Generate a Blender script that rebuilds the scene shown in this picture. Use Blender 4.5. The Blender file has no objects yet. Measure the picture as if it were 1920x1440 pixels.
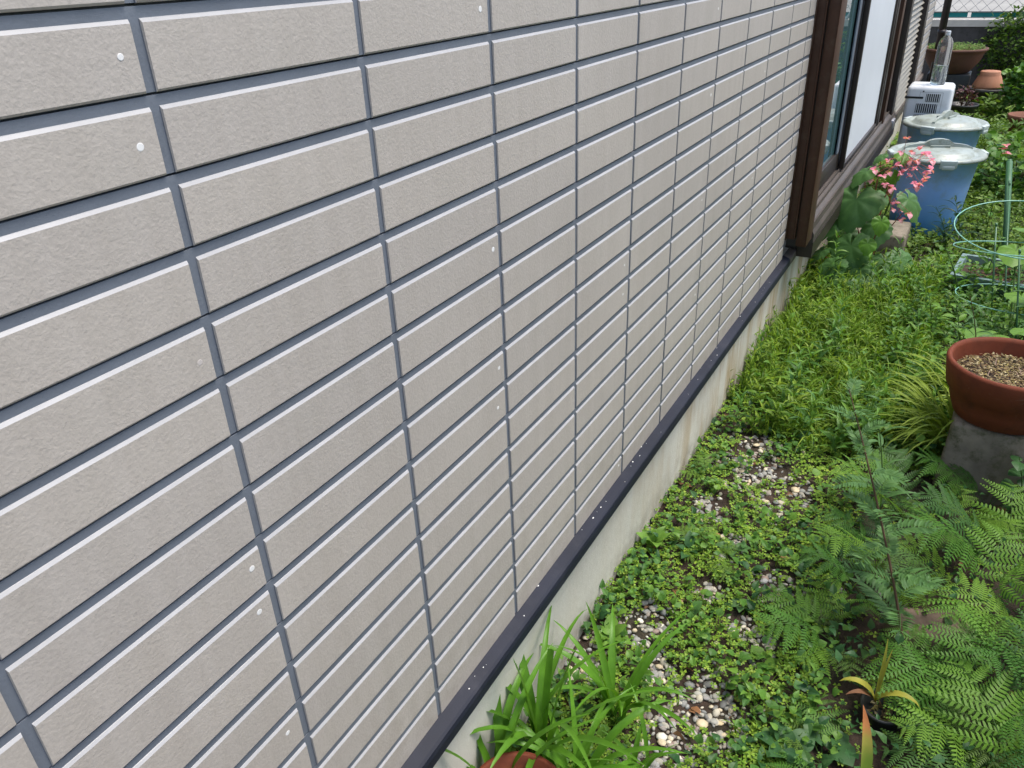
import bpy, math, random
import numpy as np
from mathutils import Vector, Matrix

R = math.radians
rng = np.random.default_rng(7)
random.seed(7)
scene = bpy.context.scene
col = scene.collection

# ------------------------------------------------------------------ camera
CAM = np.array([0.5856, -0.4409, 1.4877])
FPX = 1468.63            # focal length in pixels of a 1920 px wide picture
def cam_basis(yaw, pitch, roll):
    f = np.array([-math.sin(yaw)*math.cos(pitch), math.cos(yaw)*math.cos(pitch), math.sin(pitch)])
    r = np.array([math.cos(yaw), math.sin(yaw), 0.0]); u = np.cross(r, f)
    return (r*math.cos(roll)+u*math.sin(roll), -r*math.sin(roll)+u*math.cos(roll), f)
CR, CU, CF = cam_basis(0.5350, -0.4977, -0.0404)
cam_data = bpy.data.cameras.new('camera')
cam = bpy.data.objects.new('camera', cam_data); col.objects.link(cam)
cam_data.sensor_width = 36.0; cam_data.lens = 36.0*FPX/1920
cam_data.clip_start = 0.02; cam_data.clip_end = 400
M = Matrix.Identity(4)
for i in range(3):
    M[i][0] = CR[i]; M[i][1] = CU[i]; M[i][2] = -CF[i]; M[i][3] = CAM[i]
cam.matrix_world = M
scene.camera = cam

# ------------------------------------------------------------------ light
SUN_EL, SUN_AZ = R(68), R(62)       # azimuth from +Y towards +X
world = bpy.data.worlds.new('World'); scene.world = world; world.use_nodes = True
wn = world.node_tree
sky = wn.nodes.new('ShaderNodeTexSky'); sky.sky_type = 'NISHITA'; sky.sun_disc = False
sky.sun_elevation = SUN_EL; sky.sun_rotation = SUN_AZ
sky.air_density = 1.0; sky.dust_density = 3.0; sky.ozone_density = 1.0
bg = wn.nodes['Background']; bg.inputs['Strength'].default_value = 0.13
wn.links.new(sky.outputs[0], bg.inputs[0])
sun_d = bpy.data.lights.new('sun', 'SUN'); sun_d.energy = 1.5; sun_d.angle = R(22); sun_d.color = (1.0, 0.95, 0.88)
sun = bpy.data.objects.new('sun', sun_d); col.objects.link(sun)
sd = Vector((math.sin(SUN_AZ)*math.cos(SUN_EL), math.cos(SUN_AZ)*math.cos(SUN_EL), math.sin(SUN_EL)))
sun.rotation_euler = sd.to_track_quat('Z', 'Y').to_euler()
sun.location = (3, 3, 6)
scene.view_settings.view_transform = 'Standard'; scene.view_settings.look = 'None'
scene.view_settings.gamma = 1; scene.view_settings.use_curve_mapping = False
scene.view_settings.exposure = 1.2
scene.cycles.max_bounces = 8; scene.cycles.transmission_bounces = 6; scene.cycles.transparent_max_bounces = 8

# ------------------------------------------------------------------ helpers
def at(px, py, z=0.0):
    """world point at height z seen at pixel (px, py) of the 1920x1440 photograph"""
    d = (px-960)/FPX*CR-(py-720)/FPX*CU+CF
    t = (z-CAM[2])/d[2]
    return CAM+t*d
def onx(px, py, x=0.0):
    d = (px-960)/FPX*CR-(py-720)/FPX*CU+CF
    return CAM+(x-CAM[0])/d[0]*d
def proj(P):
    P = np.atleast_2d(P)-CAM
    w = P@CF
    w = np.where(w > 1e-3, w, 1e-3)
    return 960+FPX*(P@CR)/w, 720-FPX*(P@CU)/w

class Geo:
    """collects faces and becomes ONE mesh"""
    def __init__(s): s.V = []; s.F = []; s.M = []; s.n = 0
    def add(s, V, F, m=0):
        V = np.asarray(V, float).reshape(-1, 3)
        if isinstance(F, np.ndarray): groups = [F]
        else:
            d = {}
            for f in F: d.setdefault(len(f), []).append(f)
            groups = [np.array(v) for v in d.values()]
        for g in groups:
            s.F.append(g+s.n); s.M.append(np.full(len(g), m))
        s.V.append(V); s.n += len(V)
        return s
    def mesh(s, name, mats, smooth=False):
        me = bpy.data.meshes.new(name)
        V = np.concatenate(s.V).astype(np.float32)
        me.vertices.add(len(V)); me.vertices.foreach_set('co', V.ravel())
        loops = np.concatenate([f.ravel() for f in s.F]).astype(np.int32)
        tot = np.concatenate([np.full(len(f), f.shape[1]) for f in s.F]).astype(np.int32)
        start = np.concatenate([[0], np.cumsum(tot)[:-1]]).astype(np.int32)
        me.loops.add(len(loops)); me.loops.foreach_set('vertex_index', loops)
        me.polygons.add(len(tot)); me.polygons.foreach_set('loop_start', start); me.polygons.foreach_set('loop_total', tot)
        me.polygons.foreach_set('material_index', np.concatenate(s.M).astype(np.int32))
        me.polygons.foreach_set('use_smooth', np.full(len(tot), smooth))
        for m in (mats if isinstance(mats, (list, tuple)) else [mats]): me.materials.append(m)
        me.update(calc_edges=True); me.validate()
        return me
    def obj(s, name, mats, parent=None, smooth=False, loc=None):
        me = s.mesh(name, mats, smooth)
        o = bpy.data.objects.new(name, me); col.objects.link(o)
        if parent is not None: o.parent = parent
        if loc is not None: o.location = loc
        return o

def tag(o, label=None, cat=None, group=None, kind=None):
    if label: o['label'] = label
    if cat: o['category'] = cat
    if group: o['group'] = group
    if kind: o['kind'] = kind
    return o
def thing(name, label, cat, loc=(0, 0, 0), rz=0, group=None):
    o = bpy.data.objects.new(name, None); col.objects.link(o)
    o.location = loc; o.rotation_euler = (0, 0, rz); o.empty_display_size = .05
    return tag(o, label, cat, group)
def child_copy(src, parent, loc=None, rot=None):
    c = src.copy(); col.objects.link(c); c.parent = parent
    if loc is not None: c.location = loc
    if rot is not None: c.rotation_euler = rot
    return c
def copy_tree(o, parent=None):
    c = o.copy(); col.objects.link(c); c.parent = parent
    for ch in list(o.children): copy_tree(ch, c)
    return c

BOXF = [(0, 3, 2, 1), (4, 5, 6, 7), (0, 1, 5, 4), (1, 2, 6, 5), (2, 3, 7, 6), (3, 0, 4, 7)]
def box(x0, x1, y0, y1, z0, z1):
    return [(x0, y0, z0), (x1, y0, z0), (x1, y1, z0), (x0, y1, z0), (x0, y0, z1), (x1, y0, z1), (x1, y1, z1), (x0, y1, z1)]
def addbox(g, x0, x1, y0, y1, z0, z1, m=0): g.add(box(x0, x1, y0, y1, z0, z1), BOXF, m); return g
def bevel(o, w, seg=2):
    b = o.modifiers.new('edge', 'BEVEL'); b.width = w; b.segments = seg; b.limit_method = 'ANGLE'; b.angle_limit = R(40)
    for p in o.data.polygons: p.use_smooth = True
    return o
def lathe(g, prof, n=48, m=0, closed_ends=True, sx=1, sy=1):
    prof = np.array(prof, float); a = np.arange(n)*2*math.pi/n
    V = np.zeros((len(prof), n, 3))
    V[:, :, 0] = prof[:, 0:1]*np.cos(a)*sx; V[:, :, 1] = prof[:, 0:1]*np.sin(a)*sy; V[:, :, 2] = prof[:, 1:2]
    F = []
    for i in range(len(prof)-1):
        for j in range(n):
            k = (j+1) % n
            F.append((i*n+j, i*n+k, (i+1)*n+k, (i+1)*n+j))
    F = list(F)
    if closed_ends:
        F.append(tuple(range(n))[::-1]); F.append(tuple((len(prof)-1)*n+j for j in range(n)))
    g.add(V, F, m); return g
def tube(g, pts, r, n=6, m=0, closed=False):
    pts = [np.array(p, float) for p in pts]; N = len(pts)
    rr = r if hasattr(r, '__len__') else [r]*N
    V = []; up = np.array([0.03, 0.05, 1.0])
    for i, p in enumerate(pts):
        if closed: t = pts[(i+1) % N]-pts[i-1]
        else: t = pts[min(i+1, N-1)]-pts[max(i-1, 0)]
        t = t/(np.linalg.norm(t)+1e-9)
        a = np.cross(t, up)
        if np.linalg.norm(a) < .05: a = np.cross(t, np.array([1, 0.1, 0]))
        a /= np.linalg.norm(a); b = np.cross(t, a)
        for j in range(n):
            th = 2*math.pi*j/n
            V.append(p+rr[i]*(a*math.cos(th)+b*math.sin(th)))
    F = []
    for i in range(N if closed else N-1):
        k = (i+1) % N
        for j in range(n):
            l = (j+1) % n
            F.append((i*n+j, i*n+l, k*n+l, k*n+j))
    if not closed: F.append(tuple(range(n))[::-1]); F.append(tuple((N-1)*n+j for j in range(n)))
    g.add(V, F, m); return g

def vnoise(x, y, s, seed=0):
    """smooth value noise, 0..1"""
    r2 = np.random.default_rng(seed); T = r2.random((64, 64))
    x = np.asarray(x)/s; y = np.asarray(y)/s
    xi = np.floor(x).astype(int); yi = np.floor(y).astype(int); fx = x-xi; fy = y-yi
    fx = fx*fx*(3-2*fx); fy = fy*fy*(3-2*fy)
    g = lambda a, b: T[a % 64, b % 64]
    return (g(xi, yi)*(1-fx)+g(xi+1, yi)*fx)*(1-fy)+(g(xi, yi+1)*(1-fx)+g(xi+1, yi+1)*fx)*fy
def gh(x, y):
    """height of the ground"""
    x = np.asarray(x, float); y = np.asarray(y, float)
    h = .03*(vnoise(x, y, .35, 1)-.5)+.014*(vnoise(x, y, .09, 2)-.5)+.006*(vnoise(x, y, .03, 3)-.5)
    near = np.clip((1.3-y)/1.2, 0, 1)
    return h-.03*near

# ------------------------------------------------------------------ materials
def new_mat(name):
    m = bpy.data.materials.new(name); m.use_nodes = True
    return m, m.node_tree, m.node_tree.nodes['Principled BSDF']
def mix(nt, fac, a, b, mode='MIX'):
    n = nt.nodes.new('ShaderNodeMix'); n.data_type = 'RGBA'; n.blend_type = mode
    for sock, v in ((n.inputs[0], fac), (n.inputs[6], a), (n.inputs[7], b)):
        if hasattr(v, 'is_linked') or hasattr(v, 'links'): nt.links.new(v, sock)
        elif isinstance(v, (int, float)): sock.default_value = v
        else: sock.default_value = (*v, 1)
    return n.outputs[2]
def noise(nt, scale, detail=4, rough=.6, coord='Object', dist=0, stretch=None):
    tc = nt.nodes.new('ShaderNodeTexCoord'); n = nt.nodes.new('ShaderNodeTexNoise')
    n.inputs['Scale'].default_value = scale; n.inputs['Detail'].default_value = detail
    n.inputs['Roughness'].default_value = rough; n.inputs['Distortion'].default_value = dist
    src = tc.outputs[coord]
    if coord == 'World':
        pass
    if stretch:
        mp = nt.nodes.new('ShaderNodeMapping'); mp.inputs['Scale'].default_value = stretch
        nt.links.new(src, mp.inputs[0]); src = mp.outputs[0]
    nt.links.new(src, n.inputs['Vector'])
    return n.outputs['Fac']
def geopos(nt):
    return nt.nodes.new('ShaderNodeNewGeometry').outputs['Position']
def ramp(nt, src, stops, const=False):
    r = nt.nodes.new('ShaderNodeValToRGB'); e = r.color_ramp.elements
    if const: r.color_ramp.interpolation = 'CONSTANT'
    while len(e) > 1: e.remove(e[-1])
    e[0].position = stops[0][0]; c = stops[0][1]; e[0].color = (*c, 1) if hasattr(c, '__len__') else (c, c, c, 1)
    for p, c in stops[1:]:
        k = e.new(p); k.color = (*c, 1) if hasattr(c, '__len__') else (c, c, c, 1)
    nt.links.new(src, r.inputs[0]); return r.outputs[0]
def bump(nt, bsdf, src, strength, dist):
    b = nt.nodes.new('ShaderNodeBump'); b.inputs['Strength'].default_value = strength; b.inputs['Distance'].default_value = dist
    nt.links.new(src, b.inputs['Height']); nt.links.new(b.outputs[0], bsdf.inputs['Normal']); return b
def simple(name, c, rough=.6, var=.15, scale=6, bumps=0, bscale=200, metal=0, spec=.5, dirt=None, dirtamt=.5):
    m, nt, b = new_mat(name)
    f = noise(nt, scale, 5)
    dark = tuple(v*(1-var) for v in c); lite = tuple(min(1, v*(1+var)) for v in c)
    colr = ramp(nt, f, [(.3, dark), (.7, lite)])
    if dirt:
        f2 = noise(nt, scale*2.7, 8, .7)
        colr = mix(nt, ramp(nt, f2, [(.5, 0.), (.68, dirtamt)]), colr, dirt)
    nt.links.new(colr, b.inputs['Base Color'])
    b.inputs['Roughness'].default_value = rough; b.inputs['Metallic'].default_value = metal
    b.inputs['Specular IOR Level'].default_value = spec
    if bumps: bump(nt, b, noise(nt, bscale, 4), bumps, .001)
    return m
def leafmat(name, cols, rough=.45, trans=.3, veins=0, spec=.22, per_object=False):
    """cols: list of colours picked per leaf (per loose piece of mesh)"""
    m, nt, b = new_mat(name)
    g = nt.nodes.new('ShaderNodeNewGeometry')
    st = [(i/(len(cols)-1) if len(cols) > 1 else 0, c) for i, c in enumerate(cols)]
    c = ramp(nt, nt.nodes.new('ShaderNodeObjectInfo').outputs['Random'] if per_object else g.outputs['Random Per Island'], st)
    f = noise(nt, 25, 4)
    c = mix(nt, .45, c, ramp(nt, f, [(.3, (.45, .5, .4)), (.7, (1.3, 1.25, 1.1))]), 'MULTIPLY')
    nt.links.new(c, b.inputs['Base Color']); b.inputs['Roughness'].default_value = rough
    b.inputs['Specular IOR Level'].default_value = spec
    if veins: bump(nt, b, noise(nt, veins, 3, stretch=None), .35, .002)
    out = nt.nodes['Material Output']
    if trans > 0:
        t = nt.nodes.new('ShaderNodeBsdfTranslucent')
        tcx = mix(nt, 1.0, c, (1.25, 1.25, .5), 'MULTIPLY'); nt.links.new(tcx, t.inputs[0])
        ms = nt.nodes.new('ShaderNodeMixShader'); ms.inputs[0].default_value = trans
        nt.links.new(b.outputs[0], ms.inputs[1]); nt.links.new(t.outputs[0], ms.inputs[2])
        nt.links.new(ms.outputs[0], out.inputs[0])
    return m

# siding: fine render-like grain
def siding_mat():
    m, nt, b = new_mat('siding_face')
    P = geopos(nt)
    n1 = nt.nodes.new('ShaderNodeTexNoise'); n1.inputs['Scale'].default_value = 2.2; n1.inputs['Detail'].default_value = 5
    n2 = nt.nodes.new('ShaderNodeTexNoise'); n2.inputs['Scale'].default_value = 420; n2.inputs['Detail'].default_value = 3
    n3 = nt.nodes.new('ShaderNodeTexNoise'); n3.inputs['Scale'].default_value = 260; n3.inputs['Detail'].default_value = 2; n3.inputs['Roughness'].default_value = .5
    for n in (n1, n2, n3): nt.links.new(P, n.inputs['Vector'])
    base = ramp(nt, n1.outputs['Fac'], [(.3, (.392, .360, .322)), (.7, (.434, .400, .358))])
    grain = ramp(nt, n3.outputs['Fac'], [(.3, (.86, .86, .87)), (.5, (1, 1, 1)), (.75, (1.12, 1.12, 1.12))])
    base = mix(nt, .4, base, grain, 'MULTIPLY')
    oi = nt.nodes.new('ShaderNodeObjectInfo')
    base = mix(nt, 1.0, base, ramp(nt, oi.outputs['Random'], [(0, (.968, .968, .975)), (1, (1.025, 1.02, 1.01))]), 'MULTIPLY')
    # faint grime running along
    n4 = nt.nodes.new('ShaderNodeTexNoise'); n4.inputs['Scale'].default_value = 9; n4.inputs['Detail'].default_value = 7
    nt.links.new(P, n4.inputs['Vector'])
    base = mix(nt, ramp(nt, n4.outputs['Fac'], [(.52, 0.), (.8, .3)]), base, (.33, .31, .27))
    mp6 = nt.nodes.new('ShaderNodeMapping'); mp6.inputs['Scale'].default_value = (1, 26, 1.1); nt.links.new(P, mp6.inputs[0])
    n6 = nt.nodes.new('ShaderNodeTexNoise'); n6.inputs['Scale'].default_value = 1.6; n6.inputs['Detail'].default_value = 5; nt.links.new(mp6.outputs[0], n6.inputs['Vector'])
    base = mix(nt, 1.0, base, ramp(nt, n6.outputs['Fac'], [(.35, (1.02, 1.02, 1.02)), (.72, (.95, .945, .935))]), 'MULTIPLY')
    sx = nt.nodes.new('ShaderNodeSeparateXYZ'); nt.links.new(P, sx.inputs[0])
    mz = nt.nodes.new('ShaderNodeMapRange'); mz.inputs[1].default_value = .36; mz.inputs[2].default_value = .60; mz.inputs[3].default_value = .5; mz.inputs[4].default_value = 0
    nt.links.new(sx.outputs[2], mz.inputs[0])
    n5 = nt.nodes.new('ShaderNodeTexNoise'); n5.inputs['Scale'].default_value = 24; n5.inputs['Detail'].default_value = 8; n5.inputs['Roughness'].default_value = .75
    nt.links.new(P, n5.inputs['Vector'])
    ml = nt.nodes.new('ShaderNodeMath'); ml.operation = 'MULTIPLY'; nt.links.new(mz.outputs[0], ml.inputs[0]); nt.links.new(ramp(nt, n5.outputs['Fac'], [(.42, 0.), (.65, 1.)]), ml.inputs[1])
    base = mix(nt, ml.outputs[0], base, (.27, .235, .19))
    nt.links.new(base, b.inputs['Base Color']); b.inputs['Roughness'].default_value = .48
    b.inputs['Specular IOR Level'].default_value = .45
    bp = bump(nt, b, n3.outputs['Fac'], .36, .0012)
    b2 = nt.nodes.new('ShaderNodeBump'); b2.inputs['Strength'].default_value = .3; b2.inputs['Distance'].default_value = .0007
    nt.links.new(n2.outputs['Fac'], b2.inputs['Height']); nt.links.new(b2.outputs[0], bp.inputs['Normal'])
    return m
M_SIDING = siding_mat()
M_EDGE = simple('siding_edge', (.33, .332, .335), .45, .08, 30)
M_GROOVE = simple('joint_blue_grey', (.135, .155, .185), .5, .08, 18, .3, 300)
M_STRIP = simple('navy_flashing', (.012, .0145, .025), .6, .25, 5, .15, 250, spec=.25, dirt=(.05, .05, .06), dirtamt=.25)
M_SPECK = simple('white_speck', (.72, .72, .70), .6, .1)
M_BROWN = simple('bronze_aluminium', (.068, .033, .020), .5, .18, 8, 0, spec=.25, dirt=(.10, .07, .05), dirtamt=.4)
M_BROWN2 = simple('dark_bronze', (.030, .021, .018), .4, .2, 8)
M_SILL = simple('weathered_sill', (.07, .057, .048), .55, .35, 6, .2, 90, dirt=(.07, .06, .045), dirtamt=.8)
M_WHITE = simple('white_board', (.62, .66, .70), .45, .03, 3)
M_SLAT = simple('cream_slat', (.24, .22, .175), .5, .15, 10, dirt=(.17, .15, .10), dirtamt=.6)
M_DARK = simple('dark_room', (.02, .022, .022), .8, .2)

def foundation_mat():
    m, nt, b = new_mat('foundation_render')
    P = geopos(nt)
    def N(sc, det=5, ro=.6, st=None):
        n = nt.nodes.new('ShaderNodeTexNoise'); n.inputs['Scale'].default_value = sc; n.inputs['Detail'].default_value = det; n.inputs['Roughness'].default_value = ro
        if st:
            mp = nt.nodes.new('ShaderNodeMapping'); mp.inputs['Scale'].default_value = st
            nt.links.new(P, mp.inputs[0]); nt.links.new(mp.outputs[0], n.inputs['Vector'])
        else: nt.links.new(P, n.inputs['Vector'])
        return n.outputs['Fac']
    c = ramp(nt, N(3), [(.3, (.50, .485, .43)), (.7, (.64, .62, .55))])
    rust = ramp(nt, N(6, 7, .7, (1, 1.6, .25)), [(.44, 0.), (.62, .8)])
    # more staining on the far stretch
    sx = nt.nodes.new('ShaderNodeSeparateXYZ'); nt.links.new(P, sx.inputs[0])
    mr = nt.nodes.new('ShaderNodeMapRange'); mr.inputs[1].default_value = 1.0; mr.inputs[2].default_value = 2.0; mr.inputs[3].default_value = .12; mr.inputs[4].default_value = 1
    nt.links.new(sx.outputs[1], mr.inputs[0])
    mu = nt.nodes.new('ShaderNodeMath'); mu.operation = 'MULTIPLY'; nt.links.new(rust, mu.inputs[0]); nt.links.new(mr.outputs[0], mu.inputs[1])
    c = mix(nt, mu.outputs[0], c, (.36, .25, .12))
    # damp grey band at the foot, with a ragged edge
    mz = nt.nodes.new('ShaderNodeMapRange'); mz.inputs[1].default_value = .0; mz.inputs[2].default_value = .11; mz.inputs[3].default_value = .75; mz.inputs[4].default_value = 0
    nt.links.new(sx.outputs[2], mz.inputs[0])
    m3 = nt.nodes.new('ShaderNodeMath'); m3.operation = 'MULTIPLY'; nt.links.new(mz.outputs[0], m3.inputs[0])
    nt.links.new(ramp(nt, N(14, 6, .7), [(.4, 0.), (.6, 1.)]), m3.inputs[1])
    c = mix(nt, m3.outputs[0], c, (.17, .15, .12))
    c = mix(nt, ramp(nt, N(70, 4, .7), [(.68, 0.), (.74, .7)]), c, (.12, .10, .08))
    nt.links.new(c, b.inputs['Base Color']); b.inputs['Roughness'].default_value = .8
    bump(nt, b, N(60, 6, .7), .5, .003)
    return m
M_FOUND = foundation_mat()

def soil_mat():
    m, nt, b = new_mat('soil')
    c = ramp(nt, noise(nt, 22, 8, .7), [(.3, (.020, .012, .008)), (.55, (.050, .030, .020)), (.75, (.095, .062, .040))])
    c = mix(nt, ramp(nt, noise(nt, 3, 4), [(.45, 0.), (.65, .6)]), c, (.022, .028, .012))
    nt.links.new(c, b.inputs['Base Color']); b.inputs['Roughness'].default_value = .95
    bump(nt, b, noise(nt, 120, 8, .75), .9, .01)
    return m
M_SOIL = soil_mat()
def glass_mat():
    m, nt, b = new_mat('window_glass')
    b.inputs['Base Color'].default_value = (.75, .95, .95, 1); b.inputs['Roughness'].default_value = .0
    b.inputs['Transmission Weight'].default_value = .0; b.inputs['Base Color'].default_value = (.055, .115, .12, 1)
    b.inputs['Specular IOR Level'].default_value = 1.0; b.inputs['IOR'].default_value = 1.9
    bump(nt, b, noise(nt, 3, 2), .04, .01)
    return m
M_GLASS = glass_mat()

# ------------------------------------------------------------------ ground
def grid_geo(x0, x1, y0, y1, nx, ny, hf):
    X = np.linspace(x0, x1, nx); Y = np.linspace(y0, y1, ny)
    XX, YY = np.meshgrid(X, Y); ZZ = hf(XX, YY)
    V = np.stack([XX, YY, ZZ], -1).reshape(-1, 3)
    i = np.arange((nx-1)*(ny-1)); a = (i//(nx-1))*nx+i % (nx-1)
    return V, np.stack([a, a+1, a+nx+1, a+nx], 1)
g = Geo(); g.add(*grid_geo(-.3, 3.2, -.8, 10.75, 220, 600, gh))
tag(g.obj('garden_soil', M_SOIL, smooth=True), kind='structure')
M_LOT = simple('pale_concrete_lot', (.27, .262, .235), .9, .12, .6, .3, 30)
g = Geo(); g.add([(-60, -60, -.06), (60, -60, -.06), (60, 140, -.06), (-60, 140, -.06)], [(0, 1, 2, 3)])
tag(g.obj('ground', M_LOT), kind='structure')

# ------------------------------------------------------------------ house
TW, TH = .2654, .065             # tile pitch
Z0 = 1.457                       # top of row 0
house = thing('house', 'two-tone house wall of beige oblong tiles with blue-grey joints above a pale foundation', 'house', (0, 1.5, 0))
hinv = Vector((0, -1.5, 0))
def hobj(g, name, mats, parent=house, **k):
    o = g.obj(name, mats, None, **k); o.parent = parent
    if parent is house: o.location = (0, -1.5, 0)
    return o
WALL_END = 8.7
g = Geo()
addbox(g, -.16, -.009, -2.6, 2.76, .362, 2.7)
addbox(g, -.16, -.009, 2.76, 6.9, 2.15, 2.7)
addbox(g, -.16, -.009, 6.9, WALL_END, .362, 2.7)
for r_ in range(-19, 17):      # the board runs in courses with a thin shadow gap under each row of tiles
    zt_ = Z0-r_*TH; zhi = min(2.7, zt_+.0104-.0018); zlo = max(.3625, zt_-TH+.0104+.0004)
    if zhi-zlo < .005: continue
    for (ya_, yb_) in ((-2.6, 2.76), (6.9, WALL_END)) if zlo < 2.15 else ((-2.6, WALL_END),): addbox(g, -.0088, -.001, ya_, yb_, zlo, zhi)
wall = hobj(g, 'siding_board', M_GROOVE)
g = Geo(); addbox(g, -.16, -.013, -2.6, WALL_END, -.12, .33)
hobj(g, 'foundation', M_FOUND)

# tile: face with bright chamfers
def tile_geo(g, y0, y1, z0, z1, xb=-.0011, xf=.0018, m0=0, m1=1):
    ct, cb, cs = .0031, .0022, .0008
    A = [(xb, y0, z0), (xb, y1, z0), (xb, y1, z1), (xb, y0, z1)]
    B = [(xf, y0+cs, z0+cb), (xf, y1-cs, z0+cb), (xf, y1-cs, z1-ct), (xf, y0+cs, z1-ct)]
    Mi = [(xf-.0016, y0+cs*.2, z0+.0003), (xf-.0016, y1-cs*.2, z0+.0003), (xf-.0022, y1-cs*.2, z1-.0004), (xf-.0022, y0+cs*.2, z1-.0004)]
    g.add(A+Mi+B, [(8, 9, 10, 11), (0, 1, 5, 4), (4, 5, 9, 8), (5, 6, 10, 9), (7, 4, 8, 11)], m0)
    g.add(A+Mi+B, [(1, 2, 6, 5), (3, 0, 4, 7)], 2)
    g.add(A+Mi+B, [(2, 3, 7, 6), (6, 7, 11, 10)], m1)
GW, GWV = .0104, .0095
tile_mesh = None
shown = []; rest = []
for c in range(-9, 34):
    ya = c*TW; yb = ya+TW-GWV
    for r_ in range(-19, 17):
        zt = Z0-r_*TH; zb = zt-TH+GW
        if zt > 2.7: continue
        segs = []
        if ya < 2.755:
            segs.append((ya, min(yb, 2.755)))
        elif yb > 6.95 and ya < WALL_END: segs.append((max(ya, 6.95), min(yb, WALL_END)))
        elif zb > 2.2 and ya < WALL_END: segs.append((ya, yb))
        for (a, b_) in segs:
            if b_-a < .02: continue
            X, Y = proj(np.array([[0, a, zb], [0, b_, zb], [0, a, zt], [0, b_, zt]]))
            d0 = np.array([0, (a+b_)/2, zb])-CAM
            vis = (d0@CF > .15) and X.max() > -8 and X.min() < 1928 and Y.max() > -8 and Y.min() < 1448 and a < 2.76
            (shown if vis else rest).append((a, b_, zb, zt))
print('tiles shown', len(shown), 'rest', len(rest))
g = Geo(); tile_geo(g, 0, TW-GWV, 0, TH-GW); full = g.mesh('siding_tile', [M_SIDING, M_EDGE, M_GROOVE])
for (a, b_, zb, zt) in shown:
    if abs(b_-a-(TW-GWV)) < 1e-6: me = full
    else:
        g = Geo(); tile_geo(g, 0, b_-a, 0, TH-GW); me = g.mesh('siding_tile', [M_SIDING, M_EDGE, M_GROOVE])
    o = bpy.data.objects.new('siding_tile', me); col.objects.link(o); o.parent = wall
    o.location = (random.uniform(-.0003, .0003), a, zb)
g = Geo()
for (a, b_, zb, zt) in rest: tile_geo(g, a, b_, zb, zt)
o = hobj(g, 'siding_tile', [M_SIDING, M_EDGE, M_GROOVE], wall); o['kind'] = 'stuff'
# touched-up nail heads
spots = [(228, 107), (265, 276), (902, 17), (474, 1067), (488, 1148), (541, 1375), (377, 680), (937, 690), (935, 765), (941, 947), (926, 468),
         (1180, 259), (1348, 16), (1334, 178), (1317, 375), (1172, 497), (1169, 552), (1435, 134), (1419, 290), (1411, 334), (1399, 449), (1304, 553),
         (1069, 604), (1385, 576), (1161, 873), (1508, 90), (1486, 233)]
g = Geo(); lathe(g, [(.0036, 0), (.0036, .0001), (.0030, .0003)], 14)
nm = g.mesh('nail_head', M_SPECK)
for (px, py) in spots:
    p = onx(px, py, .003); o = bpy.data.objects.new('nail_head', nm); col.objects.link(o); o.parent = wall
    o.location = (.0017, p[1], p[2]); o.rotation_euler = (0, R(90), 0); s_ = random.uniform(.75, 1.1); o.scale = (s_, s_, 1)
    if (px, py) == (377, 680): o.data = nm.copy(); o.data.materials[0] = simple('faded_dot', (.48, .44, .41), .6)
# starter strip / drip flashing
g = Geo()
def prism(g, prof, y0, y1, m=0):
    n = len(prof)
    V = [(x, y0, z) for x, z in prof]+[(x, y1, z) for x, z in prof]
    F = [tuple(range(n)), tuple(range(2*n-1, n-1, -1))]+[(i, i+n, (i+1) % n+n, (i+1) % n) for i in range(n)]
    g.add(V, F, m)
prism(g, [(-.003, .3655), (.021, .3555), (.0255, .3525), (.0275, .345), (.0275, .324), (.025, .321), (-.003, .321)], -2.6, 2.80)
strip = hobj(g, 'drip_flashing', M_STRIP)
g = Geo()
prism(g, [(-.003, .3655), (.021, .3555), (.0255, .3525), (.0275, .345), (.0275, .324), (.025, .321), (-.003, .321)], 2.803, WALL_END)
hobj(g, 'drip_flashing', simple('dusty_flashing', (.10, .082, .07), .6, .3, 7, dirt=(.03, .03, .04), dirtamt=.9))
# white specks (droppings, paint) on the flashing
g = Geo()
for i in range(34):
    y = rng.uniform(0.3, 2.7); t = rng.uniform(.1, .95); s_ = rng.uniform(.0004, .0014)
    p = np.array([.021*t, y, .3655-.0102*t+.0003])
    n = 6; a = np.arange(n)*2*math.pi/n+rng.uniform(0, 1)
    V = np.stack([p[0]+s_*np.cos(a)*rng.uniform(.5, 1.1), p[1]+s_*rng.uniform(.6, 3.0)*np.sin(a)*rng.uniform(.6, 1.3, n), p[2]-.42*s_*np.cos(a)+.0004+0*a], 1)
    g.add(V, [tuple(range(n))])
o = hobj(g, 'white_specks', M_SPECK, strip); o['kind'] = 'stuff'

# sliding door: shutter rails, sill, sashes
g = Geo(); addbox(g, 0.0, .036, 2.775, 2.90, .445, 2.2); addbox(g, .0, .004, 2.762, 2.775, .44, 2.2)
addbox(g, .032, .0365, 2.771, 2.775, .445, 2.2)
bevel(hobj(g, 'shutter_rail', M_BROWN), .0015)
g = Geo(); addbox(g, .041, .081, 2.785, 2.91, .415, 2.2); addbox(g, .079, .0825, 2.781, 2.785, .415, 2.2)
o = bevel(hobj(g, 'shutter_rail', M_BROWN), .0015)
g = Geo(); addbox(g, .034, .043, 2.80, 2.9, .45, 2.2); hobj(g, 'rail_channel', M_BROWN2)
win = g = None
door = Geo()
addbox(door, -.02, .03, 4.93, 5.02, .505, 2.15); addbox(door, -.02, .03, 2.90, 2.94, .505, 2.15)
addbox(door, -.02, .03, 2.94, 4.93, 2.08, 2.15)
frame = bevel(hobj(door, 'door_frame', M_BROWN2), .002)
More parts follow.
